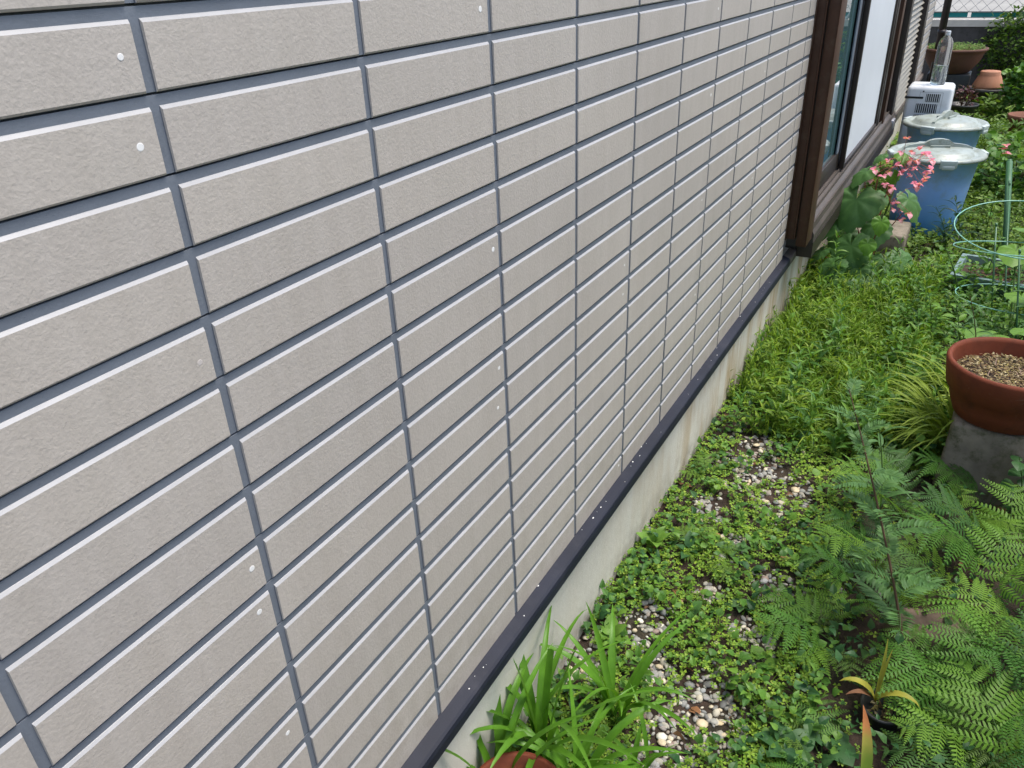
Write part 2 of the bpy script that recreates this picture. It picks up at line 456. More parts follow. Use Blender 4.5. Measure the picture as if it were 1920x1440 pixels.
def sash(x0, x1, y0, y1, z0, z1, st, bot, mat, parent, pm, lm):
    s_ = Geo()
    addbox(s_, x0, x1, y0, y0+st, z0, z1); addbox(s_, x0, x1, y1-st, y1, z0, z1)
    addbox(s_, x0, x1, y0+st, y1-st, z0, z0+bot); addbox(s_, x0, x1, y0+st, y1-st, z1-.05, z1)
    so = bevel(hobj(s_, 'sliding_sash', mat), .002)
    p = Geo(); xm = x1-.012; addbox(p, xm-.005, xm, y0+st, y1-st, z0+bot, z1-.05)
    po = p.obj(pm, lm); po.parent = so
    return so
sash(-.005, .022, 2.94, 3.80, .515, 2.08, .085, .085, M_BROWN2, house, 'pane', M_GLASS)
g = Geo()  # second sash further in, filled by a white board
g = Geo(); addbox(g, .018, .0235, 3.66, 3.72, .60, 2.03); hobj(g, 'stile_reflection', simple('blue_grey_reflection', (.13, .16, .20), .4, .1))  # blue-grey strip at the stile; the pale reflection is put into its colour
so = sash(.026, .050, 3.765, 4.93, .51, 2.08, .03, .022, M_BROWN2, house, 'white_board', M_WHITE)
g = Geo()
prof = [(-.02, .512), (.012, .512), (.013, .505), (.03, .503), (.031, .511), (.034, .511), (.035, .497), (.05, .494), (.051, .503), (.054, .503), (.055, .487), (.074, .470), (.075, .478), (.078, .478), (.080, .448), (.088, .43), (.088, .40), (.02, .372), (-.02, .372)]
prism(g, prof, 2.912, 5.7)
hobj(g, 'door_sill', M_SILL)
g = Geo(); addbox(g, .0285, .090, 2.913, 5.7, .330, .398); hobj(g, 'sill_apron', M_BROWN2)
g = Geo(); addbox(g, -.02, .026, 2.912, 5.7, .362, .371); hobj(g, 'sill_apron', M_BROWN2)
# jambs between door and louvred screen
for (x0, x1, y0, y1) in ((.0, .045, 5.02, 5.10), (.0, .06, 5.16, 5.26), (.0, .035, 5.34, 5.44), (.0, .07, 5.54, 5.66), (.0, .02, 5.1, 5.54)):
    g = Geo(); addbox(g, x0, x1, y0, y1, .42, 2.2); bevel(hobj(g, 'door_jamb', M_BROWN2 if y0 != 5.16 else M_BROWN), .002)
g = Geo(); addbox(g, .05, .095, 5.50, 5.60, .385, .45)
o = bevel(hobj(g, 'door_catch', simple('catch_metal', (.42, .42, .43), .35, .1, metal=.6)), .004)
# louvred shutter box
lo = Geo(); addbox(lo, -.02, .03, 5.68, 6.76, .36, 2.2)
lou = hobj(lo, 'louvre_screen', M_BROWN2)
g = Geo()
prism(g, [(.03, 0), (.050, 0), (.050, .003), (.031, .024), (.03, .024)], 5.72, 6.72); slat = g.mesh('slat', M_SLAT)
for k in range(46):
    o = bpy.data.objects.new('slat', slat); col.objects.link(o); o.parent = lou; o.location = (0, 0, .40+k*.038)
g = Geo(); addbox(g, .0, .075, 6.74, 6.90, .36, 2.2); hobj(g, 'end_post', M_BROWN2)
g = Geo(); addbox(g, .028, .06, 5.66, 6.74, .33, .395); hobj(g, 'screen_foot', M_SILL)
g = Geo(); tube(g, [(.10, 8.72, -.05), (.10, 8.72, 2.7)], .034, 16); tube(g, [(.10, 8.72, .7), (.10, 8.72, .74)], .039, 16)
hobj(g, 'downpipe', simple('dark_pipe', (.018, .012, .014), .4, .2), smooth=True)
# rest of the house body (returns the far corner)
g = Geo(); addbox(g, -4, -.162, WALL_END-.15, WALL_END, -.1, 2.7); addbox(g, -4, -.162, -2.6, -2.45, -.1, 2.7); addbox(g, -4, -.0, -2.6, WALL_END, 2.702, 2.78)
hobj(g, 'house_body', M_SIDING)

# ------------------------------------------------------------------ step block, buckets, AC, bottle
M_CONC = simple('rough_concrete', (.19, .165, .13), .95, .4, 9, .8, 60, spec=.15, dirt=(.06, .065, .03), dirtamt=.9)
g = Geo(); addbox(g, .05, .385, 3.93, 4.22, -.05, .155)
o = g.obj('step_block', M_CONC); bevel(o, .012)
tag(o, 'grey concrete step block half hidden by the big begonia leaves below the sliding door', 'concrete block')

M_BLUE = None
def blue_mat():
    m, nt, b = new_mat('blue_plastic')
    P = noise(nt, 5, 4); c = ramp(nt, P, [(.3, (.26, .46, .92)), (.7, (.36, .56, .95))])
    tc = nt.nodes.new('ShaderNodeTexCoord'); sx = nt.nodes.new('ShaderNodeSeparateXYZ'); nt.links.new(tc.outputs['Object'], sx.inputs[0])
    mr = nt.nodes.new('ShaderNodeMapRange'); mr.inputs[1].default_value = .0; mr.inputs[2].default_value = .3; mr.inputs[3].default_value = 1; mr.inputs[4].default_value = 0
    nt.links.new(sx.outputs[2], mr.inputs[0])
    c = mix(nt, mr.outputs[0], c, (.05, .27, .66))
    c = mix(nt, ramp(nt, noise(nt, 12, 8, .7), [(.5, 0.), (.75, .5)]), c, (.25, .28, .30))
    nt.links.new(c, b.inputs['Base Color']); b.inputs['Roughness'].default_value = .38
    return m
M_BLUE = blue_mat()
M_LID = simple('grimy_pale_plastic', (.30, .345, .32), .4, .15, 9, dirt=(.15, .16, .10), dirtamt=.75)
M_CLIP = simple('pale_clip', (.46, .53, .52), .4, .1, dirt=(.25, .26, .2), dirtamt=.5)
def bucket(loc, rz, label, rt=.225, hgt=.43):
    t = thing('lidded_bucket', label, 'bucket', loc, rz, 'blue lidded buckets by the house wall')
    g = Geo(); lathe(g, [(.14, .0), (.166, .002), (.171, .012), (.184, .12), (.198, .27), (rt-.022, hgt-.03), (rt-.012, hgt-.028), (rt-.010, hgt), (rt-.022, hgt), (rt-.03, hgt-.03), (.15, .02)], 56)
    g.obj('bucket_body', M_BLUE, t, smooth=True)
    g = Geo()
    lathe(g, [(rt-.006, hgt-.016), (rt+.012, hgt-.014), (rt+.015, hgt-.004), (rt+.006, hgt+.006), (rt-.01, hgt+.008), (rt-.028, hgt-.002), (rt-.045, hgt-.002),
              (rt-.058, hgt+.018), (rt-.075, hgt+.026), (rt-.12, hgt+.030), (.04, hgt+.034), (.001, hgt+.034)], 64)
    lid = g.obj('lid', M_LID, t, smooth=True)
    g = Geo()   # raised cross handle
    V = []
    for k, xx in enumerate(np.linspace(-(rt-.06), rt-.06, 15)):
        u = xx/(rt-.06); h = hgt+.024+.030*math.sqrt(max(0, 1-u*u*.98)) if abs(u) > .33 else hgt+.075-.10*u*u
        w = .010+.006*(abs(u) < .3)
        V += [(xx, -w, hgt+.018), (xx, -w*.8, h), (xx, w*.8, h), (xx, w, hgt+.018)]
    F = []
    for k in range(14):
        for a_, b_ in ((0, 1), (1, 2), (2, 3)): F.append((k*4+a_, (k+1)*4+a_, (k+1)*4+b_, k*4+b_))
    F += [(0, 1, 2, 3), (59, 58, 57, 56)]
    g.add(V, F); g.obj('grip', M_LID, lid)
    g = Geo()
    for yy in (-1, 1):
        addbox(g, -.05, .05, yy*(.035)-.006, yy*.035+.006, hgt+.026, hgt+.044)
    g.obj('lid_rib', M_LID, lid)
    # clips
    for k, a in enumerate((R(-90), R(0), R(90), R(180))):
        g = Geo(); addbox(g, -.042, .042, -.004, .020, -.030, .014); addbox(g, -.030, .030, .016, .023, -.036, -.014)
        o = bevel(g.obj('clip', M_CLIP, t), .004)
        o.location = ((rt-.004)*math.cos(a), (rt-.004)*math.sin(a), hgt-.004); o.rotation_euler = (R(-6), 0, a-R(90))
    # side handles
    return t
bucket((.420, 4.60, .010), R(18), 'nearer blue bucket with a grimy pale lid, pink begonia flowers in front of it', rt=.236, hgt=.44)
bucket((.40, 5.50, .0), R(70), 'farther blue bucket with a grimy pale lid, against the white ventilated box', rt=.238, hgt=.455)

M_ACW = simple('white_plastic', (.74, .77, .80), .35, .04, 4, dirt=(.55, .55, .52), dirtamt=.4)
M_BLACK = simple('black_gap', (.012, .012, .014), .6, .1)
ac = thing('white_appliance', 'white ventilated appliance box with black front grilles, a water bottle on its top', 'appliance', (.257, 5.98, .005), 0)
g = Geo(); addbox(g, -.145, .140, -.125, .125, .0, .615)
o = bevel(g.obj('casing', M_ACW, ac), .028, 4)
g = Geo(); addbox(g, -.06, .082, -.1262, -.12, .577, .579); addbox(g, -.06, -.058, -.1262, -.12, .55, .578); addbox(g, .081, .083, -.1262, -.12, .30, .578)
g.obj('panel_seam', simple('seam', (.35, .36, .38), .5), ac)
g = Geo(); addbox(g, -.1455, -.035, -.1275, -.12, .535, .548); g.obj('slot', M_BLACK, ac)
g = Geo(); lathe(g, [(.005, 0), (.005, .003), (.001, .004)], 10); o = g.obj('indicator', M_BLACK, ac); o.location = (-.04, -.1255, .583); o.rotation_euler = (R(90), 0, 0)
for (x0, x1, z0, z1, n) in ((-.02, .068, .515, .568, 7), (-.072, .060, .443, .503, 10), (-.072, .060, .372, .431, 10)):
    g = Geo(); addbox(g, x0, x1, -.1272, -.12, z0, z1); gr = g.obj('grille', M_BLACK, ac)
    for k in range(n):
        xx = x0+(k+.5)*(x1-x0)/n
        b_ = Geo(); addbox(b_, xx-.0020, xx+.0020, -.1295, -.1272, z0, z1); b_.obj('grille_bar', M_ACW, gr)

M_PET = None
def pet_mat(name, c, tr, ro):
    m, nt, b = new_mat(name)
    b.inputs['Base Color'].default_value = (*c, 1); b.inputs['Transmission Weight'].default_value = tr; b.inputs['Roughness'].default_value = ro
    b.inputs['IOR'].default_value = 1.12
    return m
M_PET = pet_mat('clear_plastic', (.88, .90, .92), .92, .10)
M_WATER = pet_mat('water', (.60, .66, .68), .85, .05)
bt = thing('plastic_bottle', 'clear plastic bottle one third full of water standing on the white appliance', 'bottle', (.285, 5.97, .6165), 0)
g = Geo(); prof = [(.001, .002), (.035, .0), (.045, .006), (.047, .03), (.0475, .13), (.0465, .135), (.0475, .14), (.0475, .238), (.0465, .256), (.0425, .275), (.034, .293), (.022, .306), (.0155, .313), (.0135, .325)]
lathe(g, prof, 32); g.obj('bottle_shell', M_PET, bt, smooth=True)
g = Geo(); lathe(g, [(.001, .006), (.034, .005), (.0425, .012), (.0445, .03), (.0448, .125), (.001, .1255)], 32); g.obj('water', M_WATER, bt, smooth=True)
g = Geo(); lathe(g, [(.0165, .314), (.0172, .318), (.0172, .338), (.0155, .341)], 24); g.obj('cap', M_ACW, bt)

# ------------------------------------------------------------------ pots
def terracotta(name, c, dirt):
    m, nt, b = new_mat(name)
    cc = ramp(nt, noise(nt, 7, 6, .65), [(.3, tuple(v*.7 for v in c)), (.7, tuple(v*1.15 for v in c))])
    tc = nt.nodes.new('ShaderNodeTexCoord')
    cc = mix(nt, ramp(nt, noise(nt, 14, 8, .7), [(.5, 0.), (.72, .7)]), cc, dirt)
    cc = mix(nt, ramp(nt, noise(nt, 11, 9, .8, dist=.6), [(.60, 0.), (.72, .35)]), cc, (.33, .27, .22))
    nt.links.new(cc, b.inputs['Base Color']); b.inputs['Roughness'].default_value = .7; b.inputs['Specular IOR Level'].default_value = .2
    bump(nt, b, noise(nt, 90, 5), .25, .002)
    return m
M_TERRA = terracotta('terracotta', (.165, .042, .020), (.035, .016, .011))
M_TERRA_PALE = terracotta('pale_terracotta', (.42, .20, .12), (.30, .17, .11))
M_GLAZE = terracotta('brown_glaze', (.13, .065, .045), (.05, .03, .025))
M_POTDARK = simple('dark_pot', (.018, .020, .020), .45, .3, 8, dirt=(.06, .055, .045), dirtamt=.6)
M_MOSS = leafmat('moss', [(.06, .13, .03), (.12, .22, .045), (.19, .27, .08)], .8, .1)
M_BARK = leafmat('pot_mulch', [(.015, .010, .008), (.28, .22, .10), (.05, .025, .02), (.40, .33, .17), (.16, .08, .045), (.48, .42, .26), (.10, .06, .03), (.33, .28, .10)], .75, 0)

def flakes(g, cx, cy, z, r, n, s0, s1, m=0, rise=.008):
    a = rng.uniform(0, 2*math.pi, n); rr = r*np.sqrt(rng.uniform(0, 1, n))
    for k in range(n):
        s_ = rng.uniform(s0, s1); th = rng.uniform(0, 6.28); el = rng.uniform(.35, .7)
        p = np.array([cx+rr[k]*math.cos(a[k]), cy+rr[k]*math.sin(a[k]), z+rng.uniform(0, rise)])
        u = np.array([math.cos(th), math.sin(th), rng.uniform(-.4, .4)])*s_; v = np.array([-math.sin(th), math.cos(th), rng.uniform(-.4, .4)])*s_*el
        t = np.array([0, 0, s_*.22])
        g.add([p-u, p-.5*v-.3*u, p+u, p+v, p-u*.3+t+v*.2, p+u*.4+t], [(0, 1, 5, 4), (1, 2, 5), (2, 3, 5), (3, 0, 4), (3, 4, 5)], m)

PX, PY, PZ = .788, 2.02, .232
blk = Geo(); V = [(.69, 1.89, -.05), (1.0, 1.84, -.05), (1.02, 2.16, -.05), (.71, 2.19, -.05), (.705, 1.915, PZ), (.975, 1.875, PZ), (.995, 2.145, PZ), (.71, 2.17, PZ)]
blk.add(V, BOXF); o = bevel(blk.obj('concrete_pedestal', M_CONC), .01)
tag(o, 'rough grey concrete block that carries the terracotta pot of mulch', 'concrete block')
pot = thing('terracotta_pot', 'round terracotta pot filled with dry mulch on the concrete block, at the right edge', 'pot', (PX+.035, PY-.0, PZ+.001))
g = Geo(); lathe(g, [(.115, 0), (.128, .006), (.145, .05), (.152, .085), (.163, .092), (.172, .14), (.176, .168), (.172, .176), (.163, .176), (.158, .165), (.150, .10), (.12, .02), (.001, .02)], 72)
g.obj('pot_body', M_TERRA, pot, smooth=True)
g = Geo(); lathe(g, [(.150, .122), (.10, .127), (.001, .129)], 40, 1, closed_ends=False); flakes(g, 0, 0, .126, .146, 2300, .0035, .0085)
o = g.obj('mulch', [M_BARK, M_SOIL], pot); o['kind'] = 'stuff'
g = Geo()
for k in range(9):
    a = rng.uniform(0, 6.28); p = np.array([rng.uniform(-.09, .09), rng.uniform(-.09, .09), .136])
    d = np.array([math.cos(a), math.sin(a), .1]); tube(g, [p, p+d*.02+np.array([0, 0, .004]), p+d*.045], [.0012, .0012, .0006], 5)
o = g.obj('twigs', simple('dry_twig', (.25, .17, .13), .8), pot); o['kind'] = 'stuff'

# pot at the bottom edge holding the near daylilies
pot2 = thing('terracotta_pot', 'small terracotta pot among the strap leaves at the bottom edge, against the foundation', 'pot', (*at(975, 1590, -.03)[:2], -.035))
g = Geo(); lathe(g, [(.055, 0), (.06, .004), (.083, .13), (.090, .132), (.094, .165), (.084, .165), (.076, .12), (.001, .12)], 48)
g.obj('pot_body', M_TERRA, pot2, smooth=True)
g = Geo(); flakes(g, 0, 0, .12, .076, 160, .004, .009); g.obj('pot_soil', M_BARK, pot2)['kind'] = 'stuff'

# far pots
def far_pot(loc, prof, mat, label, name='clay_pot', fill=None, n=48):
    t = thing(name, label, 'pot', loc)
    g = Geo(); lathe(g, prof, n); g.obj('pot_body', mat, t, smooth=True)
    if fill:
        g = Geo(); flakes(g, 0, 0, fill[1], fill[0], fill[2], .006, .016, rise=fill[3]); o = g.obj('moss' if fill[4] is M_MOSS else 'pot_soil', fill[4], t); o['kind'] = 'stuff'
    return t
bl = at(1790, 93, .55)
far_pot((bl[0], bl[1], .345), [(.15, 0), (.17, .01), (.235, .10), (.262, .17), (.28, .20), (.292, .205), (.292, .222), (.275, .226), (.262, .21), (.24, .16), (.001, .16)], M_GLAZE,
        'wide brown glazed bowl full of moss behind the water bottle', fill=(.255, .205, 1400, .05, M_MOSS))
g = Geo(); addbox(g, bl[0]-.19, bl[0]+.19, bl[1]-.15, bl[1]+.15, -.05, .344)
tag(bevel(g.obj('plant_stand', M_POTDARK), .01), 'dark stand under the wide mossy bowl', 'plant stand')
iv = at(1852, 160, .25)
far_pot((iv[0], iv[1], -.01), [(.10, 0), (.12, .01), (.145, .20), (.155, .205), (.157, .235), (.145, .237), (.13, .2), (.001, .2)], M_POTDARK, 'dark round planter with a pale clay pot upturned on it')
up = thing('upturned_pot', 'pale terracotta pot turned upside down on a dark planter', 'pot', (iv[0], iv[1], .23))
g = Geo(); lathe(g, [(.128, 0), (.138, .002), (.134, .02), (.122, .05), (.098, .105), (.088, .118), (.088, .145), (.082, .150), (.001, .150)], 48); g.obj('pot_body', M_TERRA_PALE, up, smooth=True)
rp = at(1925, 235, .12)
far_pot((rp[0], rp[1], -.01), [(.09, 0), (.11, .01), (.135, .17), (.15, .175), (.155, .215), (.143, .217), (.125, .17), (.001, .15)], terracotta('rusty_clay', (.20, .085, .055), (.09, .05, .035)),
     'brown clay pot cut by the right edge, above the pink flower', fill=(.12, .16, 60, .02, M_BARK))
bp = at(1802, 214, .10)
far_pot((bp[0], bp[1], -.01), [(.08, 0), (.09, .01), (.115, .18), (.125, .182), (.127, .2), (.115, .2), (.10, .17), (.001, .17)], M_POTDARK, 'small black pot with a dark purple plant beside the white appliance')

# ------------------------------------------------------------------ leaves: templates
def rotz(a): c, s = np.cos(a), np.sin(a); return np.array([[c, -s, 0], [s, c, 0], [0, 0, 1]])
def roty(a): c, s = np.cos(a), np.sin(a); return np.array([[c, 0, s], [0, 1, 0], [-s, 0, c]])
def rotx(a): c, s = np.cos(a), np.sin(a); return np.array([[1, 0, 0], [0, c, -s], [0, s, c]])
def rots(yaw, pitch, roll):
    """arrays -> (N,3,3): roll about x, pitch (nose up) about y, yaw about z"""
    n = len(yaw); cy, sy, cp, sp, cr, sr = np.cos(yaw), np.sin(yaw), np.cos(-pitch), np.sin(-pitch), np.cos(roll), np.sin(roll)
    Rz = np.zeros((n, 3, 3)); Rz[:, 0, 0] = cy; Rz[:, 0, 1] = -sy; Rz[:, 1, 0] = sy; Rz[:, 1, 1] = cy; Rz[:, 2, 2] = 1
    Ry = np.zeros((n, 3, 3)); Ry[:, 0, 0] = cp; Ry[:, 0, 2] = sp; Ry[:, 2, 0] = -sp; Ry[:, 2, 2] = cp; Ry[:, 1, 1] = 1
    Rx = np.zeros((n, 3, 3)); Rx[:, 1, 1] = cr; Rx[:, 1, 2] = -sr; Rx[:, 2, 1] = sr; Rx[:, 2, 2] = cr; Rx[:, 0, 0] = 1
    return Rz@Ry@Rx
def scatter(g, T, pos, yaw, pitch, roll, scale, m=0):
    V, F = T; V = np.asarray(V); F = np.asarray(F); n = len(pos)
    if n == 0: return
    RR = rots(yaw, pitch, roll)
    sc = np.asarray(scale); sc = sc[:, None, None] if sc.ndim == 1 else sc[:, None, :]
    W = np.einsum('nij,nkj->nki', RR, V[None]*sc)+np.asarray(pos)[:, None, :]
    FF = F[None]+(np.arange(n)*len(V))[:, None, None]
    g.add(W.reshape(-1, 3), FF.reshape(-1, F.shape[1]), m)
def ovate(n=5, w=.5, fold=.12, curl=.25, petiole=.0, tipw=1.0, pw=.55):
    """unit leaf along +x, two halves folded on the midrib"""
    V = []; F = []
    for i in range(n+1):
        t = i/n; ww = w*.5*(math.sin(math.pi*t**pw)**.9 if 0 < t < 1 else 0)
        ww = max(ww, .012)
        x = petiole+t*(1-petiole); z = curl*(.25-(t-.5)**2)-.1*curl
        V += [(x, -ww, z+fold*ww*2), (x, 0, z), (x, ww, z+fold*ww*2)]
    for i in range(n):
        a = i*3; F += [(a, a+3, a+4, a+1), (a+1, a+4, a+5, a+2)]
    if petiole > 0:
        k = len(V); V += [(0, -.008, 0), (0, .008, 0), (petiole, .008, V[1][2]), (petiole, -.008, V[1][2])]; F.append((k, k+3, k+2, k+1))
    return np.array(V), np.array(F)
def clover():
    V = []; F = []
    for k in range(3):
        a = k*2*math.pi/3; r = rotz(a)
        P = np.array([(0, 0, 0), (.55, -.42, .10), (.95, -.36, .03), (.82, 0, -.02), (.95, .36, .03), (.55, .42, .10)])
        b = len(V); V += list(P@r.T); F += [(b, b+1, b+2, b+3), (b, b+3, b+4, b+5)]
    b = len(V); V += [(-.03, 0, 0), (.03, 0, 0), (.03, .02, -1.6), (-.03, .02, -1.6)]; F.append((b, b+1, b+2, b+3))
    return np.array(V), np.array(F)
def blade(n=5, w=.05, droop=.8, lift=1.0):
    """grass blade, unit length, rising along z and bending to +x"""
    V = []; F = []; x = z = 0; ang = R(82)*lift
    for i in range(n+1):
        t = i/n; ww = w*.5*(1-t**2.2)*(0.6+.8*min(1, t*3))+.0008
        V += [(x, -ww, z), (x, ww, z)]
        x += math.cos(ang)/n; z += math.sin(ang)/n; ang -= droop/n*(1+t)*1.5
    for i in range(n): F.append((2*i, 2*i+2, 2*i+3, 2*i+1))
    return np.array(V), np.array(F)
T_CLOVER = clover(); T_OV = ovate(4, .55, .15, .3, .15); T_ROUND = ovate(5, .85, .08, .2, .2, pw=.7); T_LANCE = ovate(5, .24, .2, .28, .06); T_LANCE2 = ovate(6, .22, .2, .45, .04)
T_BL = [blade(5, .040, d) for d in (.3, .8, 1.4)]
def heart(n=15, jag=.05, lobe=.22, asym=.0, seed=0, cup=.12):
    """broad toothed heart leaf along +x from the petiole joint, radial strips"""
    r2 = np.random.default_rng(seed); V = [(0, 0, 0)]; mid = []; out = []
    A = np.linspace(-math.pi*.93, math.pi*.93, n*2+1)
    for i, a in enumerate(A):
        u = abs(a)/math.pi
        rad = .78*(1-u*.45)+.24*math.exp(-(a/.28)**2)-.0
        rad *= 1+(asym if a > 0 else -asym)*.5
        if i % 2: rad *= 1+jag+r2.uniform(-.02, .03)
        x, y = rad*math.cos(a)*.95, rad*math.sin(a)*1.0
        vein = .02*math.cos(a*7)
        mid.append((x*.5, y*.5, cup*.18*(abs(a) > .0)+vein)); out.append((x, y, -cup*rad*rad*.9+vein*1.6+r2.uniform(-.012, .012)))
    V += mid+out; m = len(A); F3 = []; F4 = []
    for i in range(m-1):
        F3.append((0, 1+i, 2+i)); F4.append((1+i, 1+m+i, 2+m+i, 2+i))
    return np.array(V), F3, F4

# ------------------------------------------------------------------ leaf materials
L_CLOVER = leafmat('clover_leaf', [(0.091, 0.188, 0.023), (0.169, 0.312, 0.034), (0.273, 0.413, 0.046), (0.117, 0.25, 0.04), (0.351, 0.475, 0.069)], .5, .3)
L_WEED = leafmat('weed_leaf', [(0.056, 0.144, 0.028), (0.094, 0.22, 0.038), (0.16, 0.304, 0.045), (0.066, 0.169, 0.057)], .42, .28)
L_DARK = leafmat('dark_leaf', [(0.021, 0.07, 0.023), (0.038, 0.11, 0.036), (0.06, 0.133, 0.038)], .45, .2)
L_GRASS = leafmat('grass_blade', [(0.108, 0.224, 0.022), (0.204, 0.336, 0.033), (0.06, 0.146, 0.022), (0.288, 0.403, 0.055), (0.144, 0.28, 0.033)], .45, .35)
L_LILY = leafmat('strap_leaf', [(0.061, 0.181, 0.019), (0.096, 0.242, 0.024), (0.148, 0.318, 0.031)], .35, .3)
L_FERN = leafmat('fern_leaf', [(.05, .14, .024), (.08, .20, .03), (.125, .26, .035), (.065, .165, .035)], .5, .32, per_object=True)
L_FERN2 = leafmat('fern_leaf_pale', [(.11, .22, .03), (.15, .27, .04)], .5, .35, per_object=True)
L_FERN_OLD = leafmat('fern_leaf_old', [(.035, .11, .03), (.06, .14, .035), (.10, .15, .035)], .5, .3, per_object=True)
L_FERN_YOUNG = leafmat('fern_leaf_young', [(.12, .25, .03), (.16, .30, .04)], .5, .38, per_object=True)
L_HAKONE = leafmat('yellow_green_blade', [(.28, .36, .05), (.42, .46, .09), (.20, .32, .04), (.52, .52, .17)], .5, .35)
L_BEGONIA = leafmat('begonia_leaf', [(.055, .14, .045), (.08, .18, .055), (.10, .22, .07)], .42, .25, veins=30)
L_BEG_NEW = leafmat('young_begonia_leaf', [(.10, .24, .03), (.13, .27, .04)], .42, .35)
L_BLUEGREEN = leafmat('blue_green_leaf', [(.065, .15, .05), (.10, .21, .065)], .5, .25)
L_BAMBOO = leafmat('dark_blue_green_leaf', [(.015, .055, .035), (.03, .08, .045)], .4, .2)
L_PINK = leafmat('pink_petal', [(.72, .12, .27), (.80, .25, .40), (.86, .45, .55)], .5, .35)
L_STALKPINK = leafmat('pink_stalk', [(.45, .10, .10), (.50, .16, .14)], .5, .1)
L_STEM = leafmat('green_stem', [(.06, .12, .03)], .6, .1)
L_BROWNSTEM = leafmat('brown_stem', [(.09, .055, .035)], .7, 0)
L_ORANGE = leafmat('withered_leaf', [(.40, .30, .06), (.30, .33, .05), (.42, .22, .06)], .5, .3)
L_DRY = leafmat('dry_leaf', [(.20, .09, .04), (.28, .16, .08), (.12, .05, .03), (.38, .26, .15)], .75, .05)
L_BUSH = leafmat('bush_leaf', [(0.051, 0.11, 0.02), (0.101, 0.188, 0.032), (0.169, 0.266, 0.051)], .5, .25)

# ------------------------------------------------------------------ ground cover
def inview(P, mx=260, my=160, right=900):
    X, Y = proj(P); d = (P-CAM)@CF
    return (d > .2) & (X > -mx) & (X < 1920+right) & (Y > -my) & (Y < 1440+my+200)
gravel_px = [(1405, 850, .16), (1425, 900, .15), (1340, 955, .10), (1450, 935, .12), (1440, 1095, .10), (1375, 1030, .08), (1390, 1180, .07), (1200, 1180, .10), (1085, 1235, .10),
             (1300, 1330, .13), (1350, 1350, .10), (1250, 1370, .12), (1230, 1260, .09), (1500, 930, .06), (1410, 1215, .07), (1230, 1440, .12), (1330, 1110, .06), (1640, 480, .4)]
GR = [(at(px, py)[:2], r_) for px, py, r_ in gravel_px]
def gravelness(x, y):
    d = np.zeros_like(x)
    for (c, r_) in GR:
        d = np.maximum(d, np.exp(-(((x-c[0])**2+((y-c[1])*.75)**2)/(r_*.62)**2)))
    return np.clip(d*1.05+.7*(vnoise(x, y, .06, 9)-.55), 0, 1)
NP = 120000
y = .25+9.5*rng.random(NP)**1.9; x = rng.random(NP)*2.3-.012
P = np.stack([x, y, 0*x], 1); k = inview(P); P = P[k]; x, y = P[:, 0], P[:, 1]
gv = gravelness(x, y); keep = rng.random(len(x)) > gv*1.0+.04
keep &= (vnoise(x, y, .045, 12) > .12)
keep &= ~((x > .50+.06*vnoise(x, y, .1, 77)) & (y < 1.9) & (rng.random(len(x)) < .88))
P = P[keep]; x, y = P[:, 0], P[:, 1]; n = len(P)
h = .006+.03*vnoise(x, y, .12, 11)*rng.random(n)+.012*rng.random(n)
P[:, 2] = gh(x, y)+h
sc = (.0055+.0050*rng.random(n))*(1+.12*np.clip(y-1, 0, 5))
g = Geo(); scatter(g, T_CLOVER, P, rng.uniform(0, 6.28, n), rng.normal(0, .25, n), rng.normal(0, .25, n), sc)
tag(g.obj('clover_cover', L_CLOVER), 'low carpet of tiny three-lobed clover leaves over the soil', 'ground cover', kind='stuff')
print('clover', n)
# small round and ovate weeds
def weeds(n0, seed, T, s0, s1, mat, name, label, gmax=.6, thr=.45, nscale=.2, zr=.04, region=None, pitch=(.35, .3), yexp=1.7, ymax=8.0):
    r2 = np.random.default_rng(seed)
    y = .25+ymax*r2.random(n0)**yexp; x = r2.random(n0)*2.4-.005
    P = np.stack([x, y, 0*x], 1); k = inview(P)
    if region is not None: k &= region(x, y)
    k &= vnoise(x, y, nscale, seed) > thr
    k &= gravelness(x, y) < gmax
    P = P[k]; n = len(P); x, y = P[:, 0], P[:, 1]
    P[:, 2] = gh(x, y)+.004+zr*r2.random(n)
    g = Geo(); scatter(g, T, P, r2.uniform(0, 6.28, n), r2.normal(pitch[0], pitch[1], n), r2.normal(0, .3, n), s0+(s1-s0)*r2.random(n)**1.5)
    o = g.obj(name, mat); tag(o, label, 'ground cover', kind='stuff'); return n
weeds(5200, 61, T_OV, .022, .042, L_DARK, 'dark_leaf_weeds', 'scattered darker pointed weed leaves standing above the clover', thr=.5, zr=.04, region=lambda x, y: (x < .6) & (y < 2.2), yexp=1.2, ymax=2.2)
weeds(3600, 62, T_ROUND, .02, .036, L_WEED, 'broad_round_weeds', 'scattered larger round leaves standing above the clover', thr=.5, zr=.04, region=lambda x, y: (x < .6) & (y < 2.2), yexp=1.2, ymax=2.2, nscale=.13)
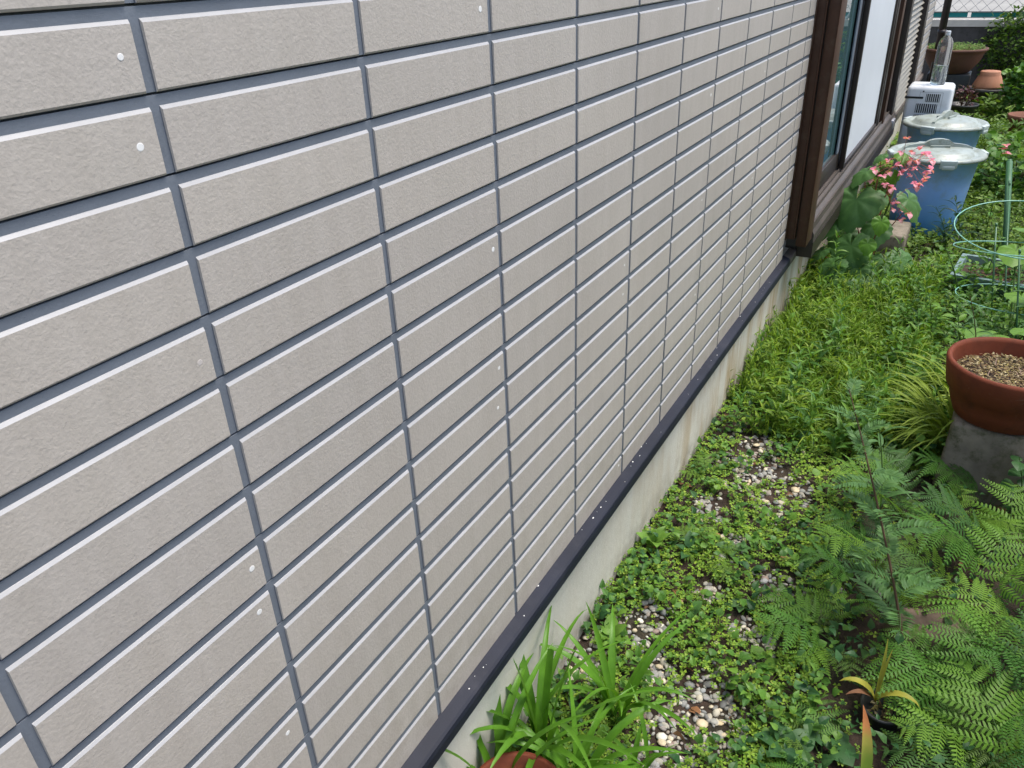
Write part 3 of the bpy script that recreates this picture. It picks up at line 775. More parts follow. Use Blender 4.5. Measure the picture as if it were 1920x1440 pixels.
print('weeds', weeds(20000, 21, T_ROUND, .010, .028, L_WEED, 'round_leaf_weeds', 'scattered small round weed leaves among the clover', thr=.4, region=lambda x, y: (x < .55) | (y > 1.9)),
      weeds(20000, 22, T_OV, .012, .034, L_WEED, 'ovate_leaf_weeds', 'scattered small pointed weed leaves among clover and grass', thr=.45, zr=.06, region=lambda x, y: (x < .55) | (y > 1.9)),
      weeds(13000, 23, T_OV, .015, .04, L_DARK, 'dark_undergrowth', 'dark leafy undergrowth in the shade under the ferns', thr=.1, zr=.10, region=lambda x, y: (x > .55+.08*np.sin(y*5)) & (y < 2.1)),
      weeds(20000, 24, T_OV, .02, .05, L_WEED, 'mixed_weeds', 'mixed knee-low weeds between the grass and the potted plants', thr=.3, zr=.13, region=lambda x, y: (x > .38) & (y > 1.9) & (y < 4.0), yexp=1.0, ymax=5),
      weeds(22000, 25, T_OV, .02, .055, L_BUSH, 'far_weeds', 'patchy weeds around the buckets and far pots', thr=.35, zr=.09, region=lambda x, y: (x > .3) & (y > 3.8), yexp=1.0, ymax=8, gmax=2))
# grass
def grass(n_t, seed, region, L0, L1, per, mat, name, label, w=1.0):
    r2 = np.random.default_rng(seed); G = Geo(); tot = 0
    y = .25+6*r2.random(n_t*6); x = r2.random(n_t*6)*2-.0
    k = region(x, y) & inview(np.stack([x, y, 0*x], 1)); x, y = x[k][:n_t], y[k][:n_t]
    n = len(x); px = np.repeat(x, per)+r2.normal(0, .013, n*per); py = np.repeat(y, per)+r2.normal(0, .013, n*per); px = np.maximum(px, -.008)
    P = np.stack([px, py, gh(px, py)-.003], 1)
    L = np.repeat(L0+(L1-L0)*r2.random(n), per)*(.5+.6*r2.random(n*per))
    yaw = r2.uniform(0, 6.28, n*per); pt = r2.normal(-.1, .4, n*per); ch = r2.integers(0, 3, n*per)
    for q in range(3):
        s_ = ch == q
        sc = np.stack([L[s_], L[s_]**.5*.28*w, L[s_]], 1)
        scatter(G, T_BL[q], P[s_], yaw[s_], -np.abs(pt[s_])*0+pt[s_], 0*pt[s_], sc)
    tag(G.obj(name, mat), label, 'grass', kind='stuff'); return n*per
lawn = lambda x, y: (x < .62-.06*(y-2.3)+.08*vnoise(x, y, .2, 31)) & (y > 1.92+.9*np.maximum(0, .12-x)+.25*vnoise(x, y, .15, 32)) & (y < 3.75)
print('grass', grass(1300, 41, lawn, .06, .20, 12, L_GRASS, 'grass', 'lush bright green grass against the foundation below the sliding door'),
      grass(420, 42, lambda x, y: (y < 2.4) & (x < .6) & (gravelness(x, y) < .7), .02, .06, 7, L_GRASS, 'short_grass', 'thin short grass sprouting between clover and pebbles'),
      grass(420, 43, lambda x, y: (y > 3.3) & (x > .2), .05, .13, 12, L_GRASS, 'far_grass', 'scruffy grass around the begonia and the buckets'))

# upright weed sprigs with whorls of narrow leaves in the grass (bushy texture)
def sprigs(n0, seed, region, H0, H1, T, L, mat, name, label):
    r2 = np.random.default_rng(seed); y = .25+6*r2.random(n0*6); x = r2.random(n0*6)*2
    k = region(x, y) & inview(np.stack([x, y, 0*x], 1)); x, y = x[k][:n0], y[k][:n0]; G = Geo()
    pos = []; yaw = []; pit = []; sc = []
    for a, b in zip(x, y):
        H = r2.uniform(H0, H1); z = float(gh(a, b)); lean = r2.normal(0, .25, 2); m_ = int(6+H*70); th = r2.uniform(0, 6)
        tube(G, [(a, b, z), (a+lean[0]*H*.4, b+lean[1]*H*.4, z+H*.5), (a+lean[0]*H, b+lean[1]*H, z+H)], [.0012, .001, .0006], 3)
        for i in range(m_):
            t = .15+.85*(i+.5)/m_; th += 2.4
            pos.append((a+lean[0]*H*t, b+lean[1]*H*t, z+H*t)); yaw.append(th); pit.append(r2.normal(.35, .25)+.5*(t > .9)); sc.append(L*(1.15-.6*t)*r2.uniform(.7, 1.2))
    scatter(G, T, np.array(pos), np.array(yaw), np.array(pit), r2.normal(0, .2, len(yaw)), np.array(sc))
    tag(G.obj(name, mat), label, 'weeds', kind='stuff')
sprigs(900, 51, lawn, .05, .15, T_LANCE, .042, L_GRASS, 'grassy_weeds', 'leafy upright weed shoots growing through the bright grass')
sprigs(230, 54, lawn, .08, .20, T_LANCE2, .068, L_GRASS, 'broad_grass_weeds', 'taller broad-bladed grass weeds standing in the bright grass')
sprigs(150, 55, lambda x, y: (x < .5) & (y > 1.0) & (y < 2.2) & (gravelness(x, y) < .5), .02, .06, T_OV, .028, L_WEED, 'low_leafy_weeds', 'low leafy weed shoots in the clover by the foundation')
sprigs(46, 58, lambda x, y: (x > .1) & (x < .62) & (y > 1.9) & (y < 3.5), .20, .34, T_LANCE2, .075, L_WEED, 'tall_lawn_weeds', 'tall single weed shoots rising above the bright grass')
sprigs(40, 56, lambda x, y: (x < .09) & (y > 1.7) & (y < 3.0), .15, .30, T_LANCE2, .06, L_WEED, 'wall_weeds', 'thin tall weeds leaning against the stained foundation')
weeds(5000, 57, T_OV, .018, .042, L_BEG_NEW, 'pale_weeds', 'pale yellow-green weed leaves among the grass', thr=.5, zr=.12, region=lambda x, y: (x > .05) & (y > 1.9) & (y < 4.2), yexp=1.0, ymax=4.5)
sprigs(340, 52, lambda x, y: (x > .45) & (y > 2.1) & (y < 3.6), .08, .22, T_OV, .045, L_WEED, 'upright_weeds', 'upright broad-leaved weed shoots left of the plant rings')
sprigs(320, 53, lambda x, y: (x > .35) & (y > 4.0), .05, .18, T_OV, .045, L_BUSH, 'far_upright_weeds', 'upright weeds on the far side by the buckets')

# ------------------------------------------------------------------ pebbles
def pebble_t(seed, nu=8, nv=5):
    r2 = np.random.default_rng(seed); V = []; F = []
    a = r2.uniform(.7, 1.3, 3)
    for i in range(nv+1):
        ph = math.pi*i/nv
        for j in range(nu):
            th = 2*math.pi*j/nu; d = 1+.18*math.sin(2*th+seed)+.12*math.cos(3*ph+seed*1.7)
            V.append((d*math.sin(ph)*math.cos(th)*a[0], d*math.sin(ph)*math.sin(th)*.75*a[1], math.cos(ph)*.5*a[2]))
    for i in range(nv):
        for j in range(nu): F.append((i*nu+j, (i+1)*nu+j, (i+1)*nu+(j+1) % nu, i*nu+(j+1) % nu))
    return np.array(V), np.array(F)
PT = [pebble_t(k) for k in range(6)]
L_PEB = leafmat('pebble_grey', [(.16, .16, .16), (.28, .28, .28), (.38, .37, .33), (.24, .17, .15), (.33, .345, .36), (.48, .44, .36), (.20, .21, .22)], .7, 0)
L_PALE = leafmat('pebble_cream', [(.62, .55, .42), (.70, .67, .60), (.55, .44, .28), (.72, .70, .66)], .65, 0)
n0 = 38000; y = .25+7*rng.random(n0)**1.7; x = rng.random(n0)*1.4-.01
P = np.stack([x, y, 0*x], 1); k = inview(P) & (gravelness(x, y) > .20+.30*rng.random(n0)); P = P[k]; x, y = P[:, 0], P[:, 1]; n = len(P); print('pebbles', n)
P[:, 2] = gh(x, y)+.002; idx = rng.integers(0, 6, n); pale = rng.random(n) < .11
g1 = Geo(); g2 = Geo()
for q in range(6):
    for G, s_ in ((g1, (idx == q) & ~pale), (g2, (idx == q) & pale)):
        m_ = s_.sum(); scatter(G, PT[q], P[s_], rng.uniform(0, 6.28, m_), rng.normal(0, .2, m_), rng.normal(0, .2, m_), .004+.0075*rng.random(m_)**1.5)
tag(g1.obj('gravel', L_PEB, smooth=True), 'grey river gravel showing between the weeds', 'gravel', kind='stuff')
tag(g2.obj('pale_gravel', L_PALE, smooth=True), 'cream and white chips mixed into the grey gravel', 'gravel', kind='stuff')
big = [(1393, 885, .017, 'large cream pebble, biggest of the upper gravel patch below the grass'), (1418, 838, .013, 'upright white pebble at the top of the upper gravel patch'),
       (1395, 852, .012, 'cream pebble just left of the upright white one'), (1358, 910, .013, 'round white pebble left of the upper gravel patch'),
       (1313, 970, .014, 'bright white pebble beside the small yellow-green ferns'), (1436, 945, .011, 'long white pebble right of the upper gravel patch'),
       (1405, 905, .010, 'white chip just below the large cream pebble'), (1490, 925, .018, 'flat pale stone chip lying apart to the right of the upper gravel'),
       (1405, 1092, .010, 'small white pebble on bare soil in the middle of the clover'), (1190, 1180, .011, 'cream pebble beside the pale broad-leaved rosette'),
       (1237, 1240, .010, 'white pebble right of the rosette, above the strap leaves'), (1318, 1343, .015, 'cream wedge-shaped pebble in the lower gravel patch'),
       (1360, 1363, .011, 'curved cream pebble right of the wedge-shaped one'), (1242, 1377, .011, 'cream pebble between the strap leaves at the bottom'),
       (1092, 1243, .011, 'white pebble at the foot of the foundation by the strap leaves'), (1505, 1325, .010, 'lone cream chip under the low fern at the bottom')]
for i, (px, py, s_, lab) in enumerate(big):
    p = at(px, py, .008); T = PT[i % 6]; G = Geo(); scatter(G, T, np.array([[0, 0, 0.]]), np.array([rng.uniform(0, 6)]), np.array([.1]), np.array([.1]), np.array([s_*.85]))
    o = G.obj('pebble', L_PALE, smooth=True, loc=(p[0], p[1], float(gh(p[0], p[1]))+.006))
    tag(o, lab, 'pebble', group='pale pebbles scattered on the gravel')

# dry leaves and litter
r2 = np.random.default_rng(5); n = 700; x = r2.random(n)*1.6; y = .3+5*r2.random(n)**1.4; P = np.stack([x, y, gh(x, y)+.006], 1)
g = Geo(); scatter(g, T_OV, P, r2.uniform(0, 6.28, n), r2.normal(0, .3, n), r2.normal(0, .6, n), r2.uniform(.012, .04, n))
tag(g.obj('leaf_litter', L_DRY), 'dry brown fallen leaves on the dark soil', 'fallen leaves', kind='stuff')

# ------------------------------------------------------------------ ferns
def pinna(npair=11, tip=.06, w=.17, seed=0):
    """unit pinna along +x: paired tapering lobes on a midrib, drooping"""
    V = []; F = []
    dz = lambda t: -.16*t*t
    r3 = np.random.default_rng(seed)
    for i in range(npair):
        t = (i+.35)/npair; L = w*(1-t**1.6)*(.55+.45*min(1, t*5))+.015; b = .62/npair
        for s_ in (-1, 1):
            k = len(V)
            L *= r3.uniform(.8, 1.12)
            V += [(t-b*.5, s_*.004, dz(t)), (t+b*.5, s_*.004, dz(t)), (t+b*.40+L*.30, s_*L*.70, dz(t)-.10*L), (t+b*.2+L*.42, s_*L, dz(t)-.2*L), (t-b*.25+L*.20, s_*L*.72, dz(t)-.12*L)]
            F.append((k, k+1, k+2, k+4)); F.append((k+4, k+2, k+3, k+3))
    F = [f if f[2] != f[3] else f[:3] for f in F]
    F4 = np.array([f for f in F if len(f) == 4]); F3 = np.array([f for f in F if len(f) == 3])
    k = len(V); V += [(0, -.010, 0), (0, .010, 0), (.5, .006, dz(.5)), (.5, -.006, dz(.5)), (1, .001, dz(1)), (1, -.001, dz(1))]
    F4 = np.concatenate([F4, [(k, k+3, k+2, k+1), (k+3, k+5, k+4, k+2)]])
    return np.array(V), F3, F4
PINS = [pinna(12, w=.155, seed=k) for k in range(5)]
def frond(p0, p1, npin=13, width=.5, arch=.25, seed=0, mat=L_FERN, stalk=.25, roll=0, parent=None, ang=1.15):
    """bipinnate frond from p0 (foot) to p1 (tip)"""
    r2 = np.random.default_rng(seed); p0 = np.array(p0, float); p1 = np.array(p1, float); L = np.linalg.norm(p1-p0)
    c = (p0+p1)/2+np.array([0, 0, arch*L])
    Q = lambda t: (1-t)**2*p0+2*t*(1-t)*c+t*t*p1
    D = lambda t: 2*(1-t)*(c-p0)+2*t*(p1-c)
    g = Geo(); ts = np.linspace(0, 1, 9); tube(g, [Q(t) for t in ts], [L*.0055*(1-.8*t)+.0003 for t in ts], 4, 1)
    for i in range(npin):
        t = stalk+(1-stalk)*(i+.3)/npin; u = (t-stalk)/(1-stalk)
        Lp = L*width*.5*(.35+.65*math.sin(math.pi*min(1, .25+u*.42)))*(1-u**2.6)*1.05+L*.025
        T = D(t); T /= np.linalg.norm(T); side = np.cross(T, [0, 0, 1]); side /= np.linalg.norm(side); up_ = np.cross(side, T)
        side = side*math.cos(roll)+up_*math.sin(roll); up_ = np.cross(side, T)
        for s_ in (-1, 1):
            a = ang-.35*u+r2.normal(0, .07); X = T*math.cos(a)+side*s_*math.sin(a)+up_*r2.normal(.0, .07); X /= np.linalg.norm(X)
            Z = up_-X*(up_@X); Z /= np.linalg.norm(Z); Y = np.cross(Z, X)
            Lq = Lp*r2.uniform(.88, 1.08)
            PIN = PINS[r2.integers(0, 5)]; bend = PIN[0].copy(); bend[:, 2] -= r2.uniform(0, .25)*bend[:, 0]**2; bend[:, 1] += r2.normal(0, .06)*bend[:, 0]**2
            if r2.random() < .05: continue
            W = (bend*Lq)@np.array([X, Y, Z])+Q(t+r2.normal(0, .004))
            g.add(W, PIN[1], 0); g.F[-1] = g.F[-1]; n_ = len(W)
            g.F.append(PIN[2]+g.n-n_); g.M.append(np.zeros(len(PIN[2])))
    return g
def fern(base, fronds, label, group=None, mat=L_FERN, seed=0):
    """fronds: list of (azimuth deg, length, tip height, arch) or explicit"""
    t = thing('fern', label, 'fern', (base[0], base[1], float(gh(base[0], base[1]))-.005), 0, group)
    for i, f in enumerate(fronds):
        az, L, h, arch = f[:4]
        m_ = f[4] if len(f) > 4 else mat
        p1 = np.array([L*math.cos(R(az)), L*math.sin(R(az)), h])
        g = frond((0, 0, 0), p1, npin=int(6+L*9), width=.85, arch=arch, seed=seed*31+i, stalk=.3)
        if m_ is L_FERN: m_ = (L_FERN, L_FERN, L_FERN_OLD, L_FERN_YOUNG)[int(abs(seed*7+i*3)) % 4]
        g.obj('frond', [m_, L_STEM], t)
    return t
def rf(n, L0, L1, h0, h1, seed, a0=0, a1=360, mats=None):
    r2 = np.random.default_rng(seed); out = []
    for i in range(n):
        az = a0+(a1-a0)*(i+r2.uniform(.1, .9))/n; out.append((az, r2.uniform(L0, L1), r2.uniform(h0, h1), r2.uniform(.22, .42))+((mats[i % len(mats)],) if mats else ()))
    return out
B_ = lambda px, py: at(px, py)[:2]
fern(B_(1870, 1390), rf(7, .20, .30, .08, .20, 1), 'largest fern at the bottom right corner, fronds spreading over the dark soil', mat=L_FERN, seed=1)
fern(B_(1785, 1330), rf(6, .14, .22, .05, .13, 2), 'fern left of the bottom right corner, behind the orange-tipped leaf', seed=2)
fern(B_(1800, 1150), rf(6, .18, .27, .08, .20, 3), 'dense fern right of the blue-green sapling, below the concrete block', seed=3)
fern(B_(1880, 1090), rf(6, .18, .30, .06, .2, 4), 'fern at the right edge under the terracotta pot', seed=4)
fern(B_(1575, 1215), rf(6, .12, .21, .02, .09, 5, 90, 300), 'low fern arching left towards the gravel, above the yellowing leaves', mat=L_FERN, seed=5)
fern(B_(1650, 1060), rf(5, .13, .20, .03, .12, 6, 90, 290), 'fern with pale long pinnae at the foot of the blue-green sapling', mat=L_FERN, seed=6)
fern(B_(1545, 1420), rf(5, .09, .17, .0, .05, 7, 90, 240, [L_FERN, L_FERN2]), 'small fern low at the bottom, left of the orange-tipped leaf', seed=7)
fern(B_(1320, 1045), rf(6, .07, .13, .0, .06, 8, -60, 240), 'small yellow-green fern beside the broad-leaved rosette at the foundation', mat=L_FERN2, seed=8)
fern(B_(1325, 900), rf(5, .06, .10, .01, .05, 9), 'tiny yellow-green fern at the foot of the stained foundation, by the pebbles', mat=L_FERN2, seed=9)
fern(B_(1690, 985), rf(4, .15, .22, .10, .18, 10, 80, 250), 'light fern between the blue-green sapling and the concrete block', seed=10)
fern(B_(1775, 1490), rf(6, .15, .23, .05, .13, 14, -60, 130), 'fern at the bottom edge right of the orange-tipped leaf', seed=14)
fern(B_(1920, 1530), rf(7, .18, .27, .06, .18, 15), 'tall fern cut by the bottom edge in the right corner', seed=15)
fern(B_(1620, 1130), rf(6, .12, .20, .05, .12, 16), 'mid-sized fern just left of the sapling stem, under its lowest leaves', seed=16)
fern(B_(1850, 960), rf(6, .12, .22, .08, .18, 17), 'fern right under the mulch pot, in front of the concrete block', seed=17)
fern(B_(1930, 1260), rf(7, .18, .28, .05, .2, 11), 'shaded fern cut by the right edge near the bottom', seed=11)

fern(B_(1770, 1000), rf(6, .10, .18, .04, .12, 12), 'short fern at the foot of the concrete block under the mulch pot', seed=12)

# ------------------------------------------------------------------ strap-leaved daylilies
def strap(g, p0, az, L, lift, droop, w, n=12, m=0, cut=False, twist=0):
    x = np.array(p0, float); ang = lift; V = []
    d = np.array([math.cos(az), math.sin(az), 0]); sd_ = np.array([-math.sin(az), math.cos(az), 0])
    for i in range(n+1):
        t = i/n; ww = w*.5*(min(1, .55+t*1.2))*((1-t**3.2) if not cut else (1-.15*t))+.0004
        T = d*math.cos(ang)+np.array([0, 0, 1])*math.sin(ang); N = -d*math.sin(ang)+np.array([0, 0, 1])*math.cos(ang)
        tw = twist*t; S = sd_*math.cos(tw)+N*math.sin(tw); N2 = np.cross(T, S)*-1
        V += [x-S*ww+N*ww*.35, x+0, x+S*ww+N*ww*.35]
        x = x+T*L/n; ang -= droop/n*(.4+1.6*t)
    F = []
    for i in range(n):
        a = i*3; F += [(a, a+3, a+4, a+1), (a+1, a+4, a+5, a+2)]
    g.add(V, F, m)
def lily(base, n, L0, L1, seed, label, w=.014, mat=L_LILY, cuts=0, a0=0, a1=2*math.pi, name='daylily', z=None):
    r2 = np.random.default_rng(seed); t = thing(name, label, 'plant', (base[0], base[1], float(gh(base[0], base[1]))-.003 if z is None else z))
    for i in range(n):
        g = Geo(); az = a0+(a1-a0)*((i*.618+r2.uniform(0, .08)) % 1); cut = i < cuts
        strap(g, (r2.normal(0, .012), r2.normal(0, .012), 0), az, r2.uniform(L0, L1)*(.8 if cut else 1), R(r2.uniform(80, 88) if cut else r2.uniform(62, 87)), .15 if cut else r2.uniform(.7, 2.1), w*r2.uniform(.8, 1.25), cut=cut, twist=r2.normal(0, .4))
        g.obj('leaf', mat, t, smooth=True)
    return t
lily(B_(1010, 1420), 17, .30, .46, 1, 'clump of bright green strap leaves by the navy flashing, some cut square', w=.017, cuts=3)
lily(B_(1150, 1340), 13, .26, .38, 2, 'clump of arching strap leaves on the gravel, right of the cut ones', w=.015)
lily(B_(1080, 1480), 18, .22, .34, 3, 'clump of strap leaves rising from the bottom edge over the small pot', w=.014)
lily(B_(940, 1500), 15, .30, .46, 4, 'clump of strap leaves at the bottom, closest to the flashing', w=.016, cuts=1)
lily(B_(1200, 1440), 9, .12, .22, 5, 'low strap-leaved tuft at the bottom edge in the gravel', w=.011)

# ------------------------------------------------------------------ broad-leaved rosettes
def rosette(base, n, L, seed, label, T, mat, w=1.0, pitch=.45, cat='plant', name='broad_leaf_weed'):
    r2 = np.random.default_rng(seed); t = thing(name, label, cat, (base[0], base[1], float(gh(base[0], base[1]))))
    for i in range(n):
        g = Geo(); s_ = L*r2.uniform(.6, 1.1)
        scatter(g, T, np.array([[0, 0, .006+.002*i]]), np.array([i*2.4+r2.uniform(-.2, .2)]), np.array([r2.normal(pitch, .18)]), np.array([r2.normal(0, .2)]), np.array([[s_, s_*w, s_]]))
        g.obj('leaf', mat, t, smooth=True)
    return t
T_BROAD = ovate(8, .52, .10, .35, .12, pw=.75)
rosette(B_(1145, 1200), 10, .062, 1, 'pale green broad-leaved rosette at the foot of the near foundation', T_BROAD, L_WEED)
rosette(B_(1225, 1030), 12, .058, 2, 'cluster of oval-leaved rosette right against the foundation, by the small fern', T_BROAD, L_WEED, pitch=.6)
rosette(B_(1290, 1045), 7, .055, 3, 'dark rosette of pointed oval leaves between two small ferns near the foundation', T_BROAD, L_DARK, pitch=.3)
rosette(B_(1375, 1040), 6, .05, 4, 'blue-green rosette of oval leaves on the gravel near the small yellow fern', T_BROAD, L_BLUEGREEN, pitch=.25)
rosette(B_(1240, 1205), 6, .034, 5, 'tiny pale rosette beside the gravel and the broad-leaved rosette', T_BROAD, L_WEED, pitch=.3)
rosette(B_(1480, 1405), 8, .075, 6, 'dark broad leaves lying low at the bottom beside the gravel', T_BROAD, L_DARK, w=1.3, pitch=.3)
rosette(B_(1390, 1140), 6, .04, 7, 'grey-green pointed leaves on bare soil in the middle of the clover', T_BROAD, L_BLUEGREEN, pitch=.2)
rosette(B_(1560, 1390), 6, .06, 8, 'dark round leaves in front of the small fern at the bottom', T_ROUND, L_DARK, w=1.1, pitch=.3)
rosette(B_(1430, 1240), 6, .045, 9, 'rounded dark leaves left of the low fern', T_ROUND, L_WEED, w=1.1, pitch=.3)

# ------------------------------------------------------------------ hakone grass
def hakone(base, n, seed, label, a0=2.1, a1=4.3):
    r2 = np.random.default_rng(seed); t = thing('variegated_grass', label, 'grass clump', (base[0], base[1], float(gh(base[0], base[1]))))
    for i in range(n):
        g = Geo(); strap(g, (r2.normal(0, .02), r2.normal(0, .02), 0), r2.uniform(a0, a1), r2.uniform(.20, .40), R(r2.uniform(58, 88)), r2.uniform(1.3, 2.4), r2.uniform(.006, .011), 9, twist=r2.normal(0, .5))
        g.obj('blade', L_HAKONE, t)
hakone(B_(1775, 870), 120, 1, 'cascading yellow-green striped grass left of the terracotta pot')
hakone(B_(1800, 800), 60, 2, 'smaller yellow-striped grass tuft tucked behind the concrete block')

# ------------------------------------------------------------------ begonia
def stem(g, pts, r0, r1, m=0, n=6):
    N = len(pts); tube(g, pts, [r0+(r1-r0)*i/(N-1) for i in range(N)], n, m)
def orient(px, py, pz=None):
    pass
def heart_leaf(parent, p, s, yaw, pitch, roll, mat, seed, jag=.085, name='leaf', cup=.26):
    V, F3, F4 = heart(16, jag, seed=seed, asym=.12, cup=cup); RR = rots(np.array([yaw]), np.array([pitch]), np.array([roll]))[0]
    g = Geo(); W = (V*s)@RR.T; g.add(W, np.array(F3), 0); g.F.append(np.array(F4)); g.M.append(np.zeros(len(F4)))
    o = g.obj(name, mat, parent, smooth=True); o.location = p; return o
beg = thing('begonia', 'begonia with large toothed heart-shaped leaves and drooping pink flowers before the buckets', 'plant', (.22, 3.72, 0))
b0 = np.array([.22, 3.72, 0])
# leaf spec: px, py, y-depth, size, facing
def at_y(px, py, yy):
    d = (px-960)/FPX*CR-(py-720)/FPX*CU+CF
    return CAM+(yy-CAM[1])/d[1]*d
LV = [(1580, 455, 3.68, .10, -2.0, .1), (1545, 395, 3.75, .07, -2.4, .2), (1640, 440, 3.62, .09, -1.5, 0), (1610, 515, 3.45, .09, -1.6, .1), (1560, 430, 3.62, .085, -2.2, .25), (1602, 395, 3.62, .135, -1.9, -.3), (1592, 480, 3.50, .125, -1.7, -.25), (1640, 380, 3.70, .075, -1.3, .2), (1622, 335, 3.70, .085, -2.4, .3),
      (1655, 500, 3.55, .080, -1.2, .1), (1685, 500, 3.60, .100, -.8, .0), (1650, 425, 3.45, .055, -1.5, -.4), (1700, 390, 3.75, .100, -.6, -.1), (1560, 510, 3.42, .095, -2.3, .2),
      (1620, 540, 3.38, .075, -1.4, .1), (1540, 480, 3.55, .070, -2.7, .2), (1690, 300, 3.72, .05, -1.3, .5), (1672, 335, 3.7, .045, -1.2, -.6), (1625, 465, 3.42, .05, -1.4, -.3), (1580, 545, 3.33, .09, -1.8, .3), (1652, 300, 3.75, .045, -2.5, .3)]
g = Geo()
for i, (px, py, yy, s_, yaw, pit) in enumerate(LV):
    p = at_y(px, py, yy); q = p-b0
    new = i in (11, 16, 17, 18)
    ya = yaw; o = heart_leaf(beg, q+np.array([0, 0, s_*.42]), s_*1.24, ya, -.75+pit*.7, rng.normal(0, .15), L_BEG_NEW if new else L_BEGONIA, i)
    stem(g, [(rng.normal(0, .02), rng.normal(0, .02), 0), (q[0]*.5, q[1]*.5+.02, q[2]*.6), q], .004, .0018, 0, 5)
g.obj('stem', L_STALKPINK, beg)
def petal_t():
    return ovate(4, .8, .1, .5, 0, pw=.7)
T_PET = petal_t()
FL = [(1672, 352), (1655, 330), (1716, 316), (1748, 300), (1708, 300), (1726, 275), (1738, 325), (1666, 300), (1700, 260), (1712, 285), (1732, 290), (1690, 285), (1720, 300), (1745, 318), (1640, 318), (1632, 335), (1705, 330), (1690, 325), (1735, 335), (1660, 345), (1680, 380), (1690, 410), (1705, 400), (1720, 350), (1668, 322), (1715, 345), (1725, 345), (1742, 290), (1685, 310), (1698, 318), (1675, 392), (1688, 395)]
hub = [at_y(1690, 310, 3.72), at_y(1670, 290, 3.75), at_y(1668, 380, 3.6)]
for i, (px, py) in enumerate(FL):
    yy = 3.62+rng.uniform(-.08, .08); p = at_y(px, py, yy)-b0; gg = Geo()
    sp = rng.uniform(.019, .028)
    for k in range(4):
        scatter(gg, T_PET, np.array([[0, 0, 0.]]), np.array([k*1.57+rng.uniform(0, .5)]), np.array([rng.uniform(-.9, .5)]), np.array([rng.normal(0, .4)]), np.array([sp*(1.25 if k % 2 else .9)]))
    o = gg.obj('flower', L_PINK, beg); o.location = p
    hb = min(hub, key=lambda h_: np.linalg.norm(h_-(p+b0)))-b0; sg = Geo(); stem(sg, [-p+hb, (hb-p)*.45+np.array([0, 0, .02]), (0, 0, .004)], .0011, .0008, 0, 4)
    sg.obj('flower_stalk', L_STALKPINK, o)
    if i % 2 == 0:
        gg = Geo(); lathe(gg, [(.001, -.003), (.003, 0), (.001, .003)], 8); cc = gg.obj('flower_centre', simple('yellow_centre', (.75, .55, .05), .6) if i == 0 else M_YC, o) if i else gg.obj('flower_centre', simple('yellow_centre', (.75, .55, .05), .6), o)
        if i == 0: M_YC = cc.data.materials[0]
g = Geo(); stem(g, [(.0, 0, 0), hub[2]-b0, hub[0]-b0+np.array([0, 0, -.02]), hub[1]-b0], .005, .002); g.obj('stem', L_STEM, beg)

# bamboo-like lily stems in front of the near bucket
def leafy_stem(base, H, lean, n, L, T, mat, label, name, seed, cat='plant', pitch=.2, r0=.003, wsc=1.0, t0=.2, smat=L_STEM, group=None):
    r2 = np.random.default_rng(seed); z = float(gh(base[0], base[1])); t = thing(name, label, cat, (base[0], base[1], z), 0, group)
    g = Geo(); Q = lambda u: np.array([lean[0]*u*u*H, lean[1]*u*u*H, H*u]); stem(g, [Q(u) for u in np.linspace(0, 1, 7)], r0, r0*.4); g.obj('stem', smat, t)
    th = r2.uniform(0, 6)
    for i in range(n):
        u = t0+(1-t0)*(i+.5)/n; th += 2.4+r2.normal(0, .2); s_ = L*(1.1-.45*u)*r2.uniform(.8, 1.15); g = Geo()
        scatter(g, T, Q(u)[None], np.array([th]), np.array([r2.normal(pitch, .2)]), np.array([r2.normal(0, .2)]), np.array([[s_, s_*wsc, s_]]))
        g.obj('leaf', mat, t)
    return t
T_LONG = ovate(7, .17, .15, .6, .02)
leafy_stem(at(1795, 475)[:2], .30, (-.25, .1), 20, .12, T_LONG, L_BAMBOO, 'dark bamboo-like shoot before the nearer blue bucket, right of the flowers', 'bamboo_shoot', 3)
leafy_stem(at(1770, 478)[:2], .26, (-.35, 0), 16, .10, T_LONG, L_BAMBOO, 'thinner dark shoot with narrow leaves before the bucket, left of its twin', 'bamboo_shoot', 4)
leafy_stem(at(1815, 760)[:2], .42, (-.2, -.1), 26, .10, T_LONG, L_BLUEGREEN, 'grey-green lily stem with narrow whorled leaves behind the mulch pot', 'lily_stem', 5, smat=L_BROWNSTEM)
leafy_stem(at(1905, 690)[:2], .35, (-.1, .1), 22, .10, T_LONG, L_BLUEGREEN, 'grey-leaved lily stem between the plant rings and the mulch pot', 'lily_stem', 6, smat=L_BROWNSTEM)
leafy_stem(at(1640, 1010)[:2], .33, (-.15, .05), 12, .11, T_LONG, L_BLUEGREEN, 'pale green lily stem with long blade leaves left of the blue-green sapling', 'lily_stem', 8, t0=.3)
leafy_stem(at(1730, 780)[:2], .24, (0, .1), 11, .085, T_BROAD, L_WEED, 'leafy weed with pointed leaves left of the mulch pot, over the yellow grass', 'leafy_weed', 9, pitch=.15, wsc=.8)
leafy_stem(at(1790, 700)[:2], .26, (-.2, .1), 12, .08, T_BROAD, L_WEED, 'leafy weed with star-like top leaves just behind the mulch pot rim', 'leafy_weed', 10, pitch=.15, wsc=.8)
leafy_stem(at(1740, 650)[:2], .22, (-.2, .1), 12, .075, T_BROAD, L_WEED, 'leafy weed further back, between the grass and the planter', 'leafy_weed', 11, pitch=.15, wsc=.8)
leafy_stem(at(1905, 980)[:2], .20, (-.2, .1), 12, .07, T_ROUND, L_DARK, 'round-leaved plant in front of the concrete block', 'leafy_weed', 12, pitch=.15)
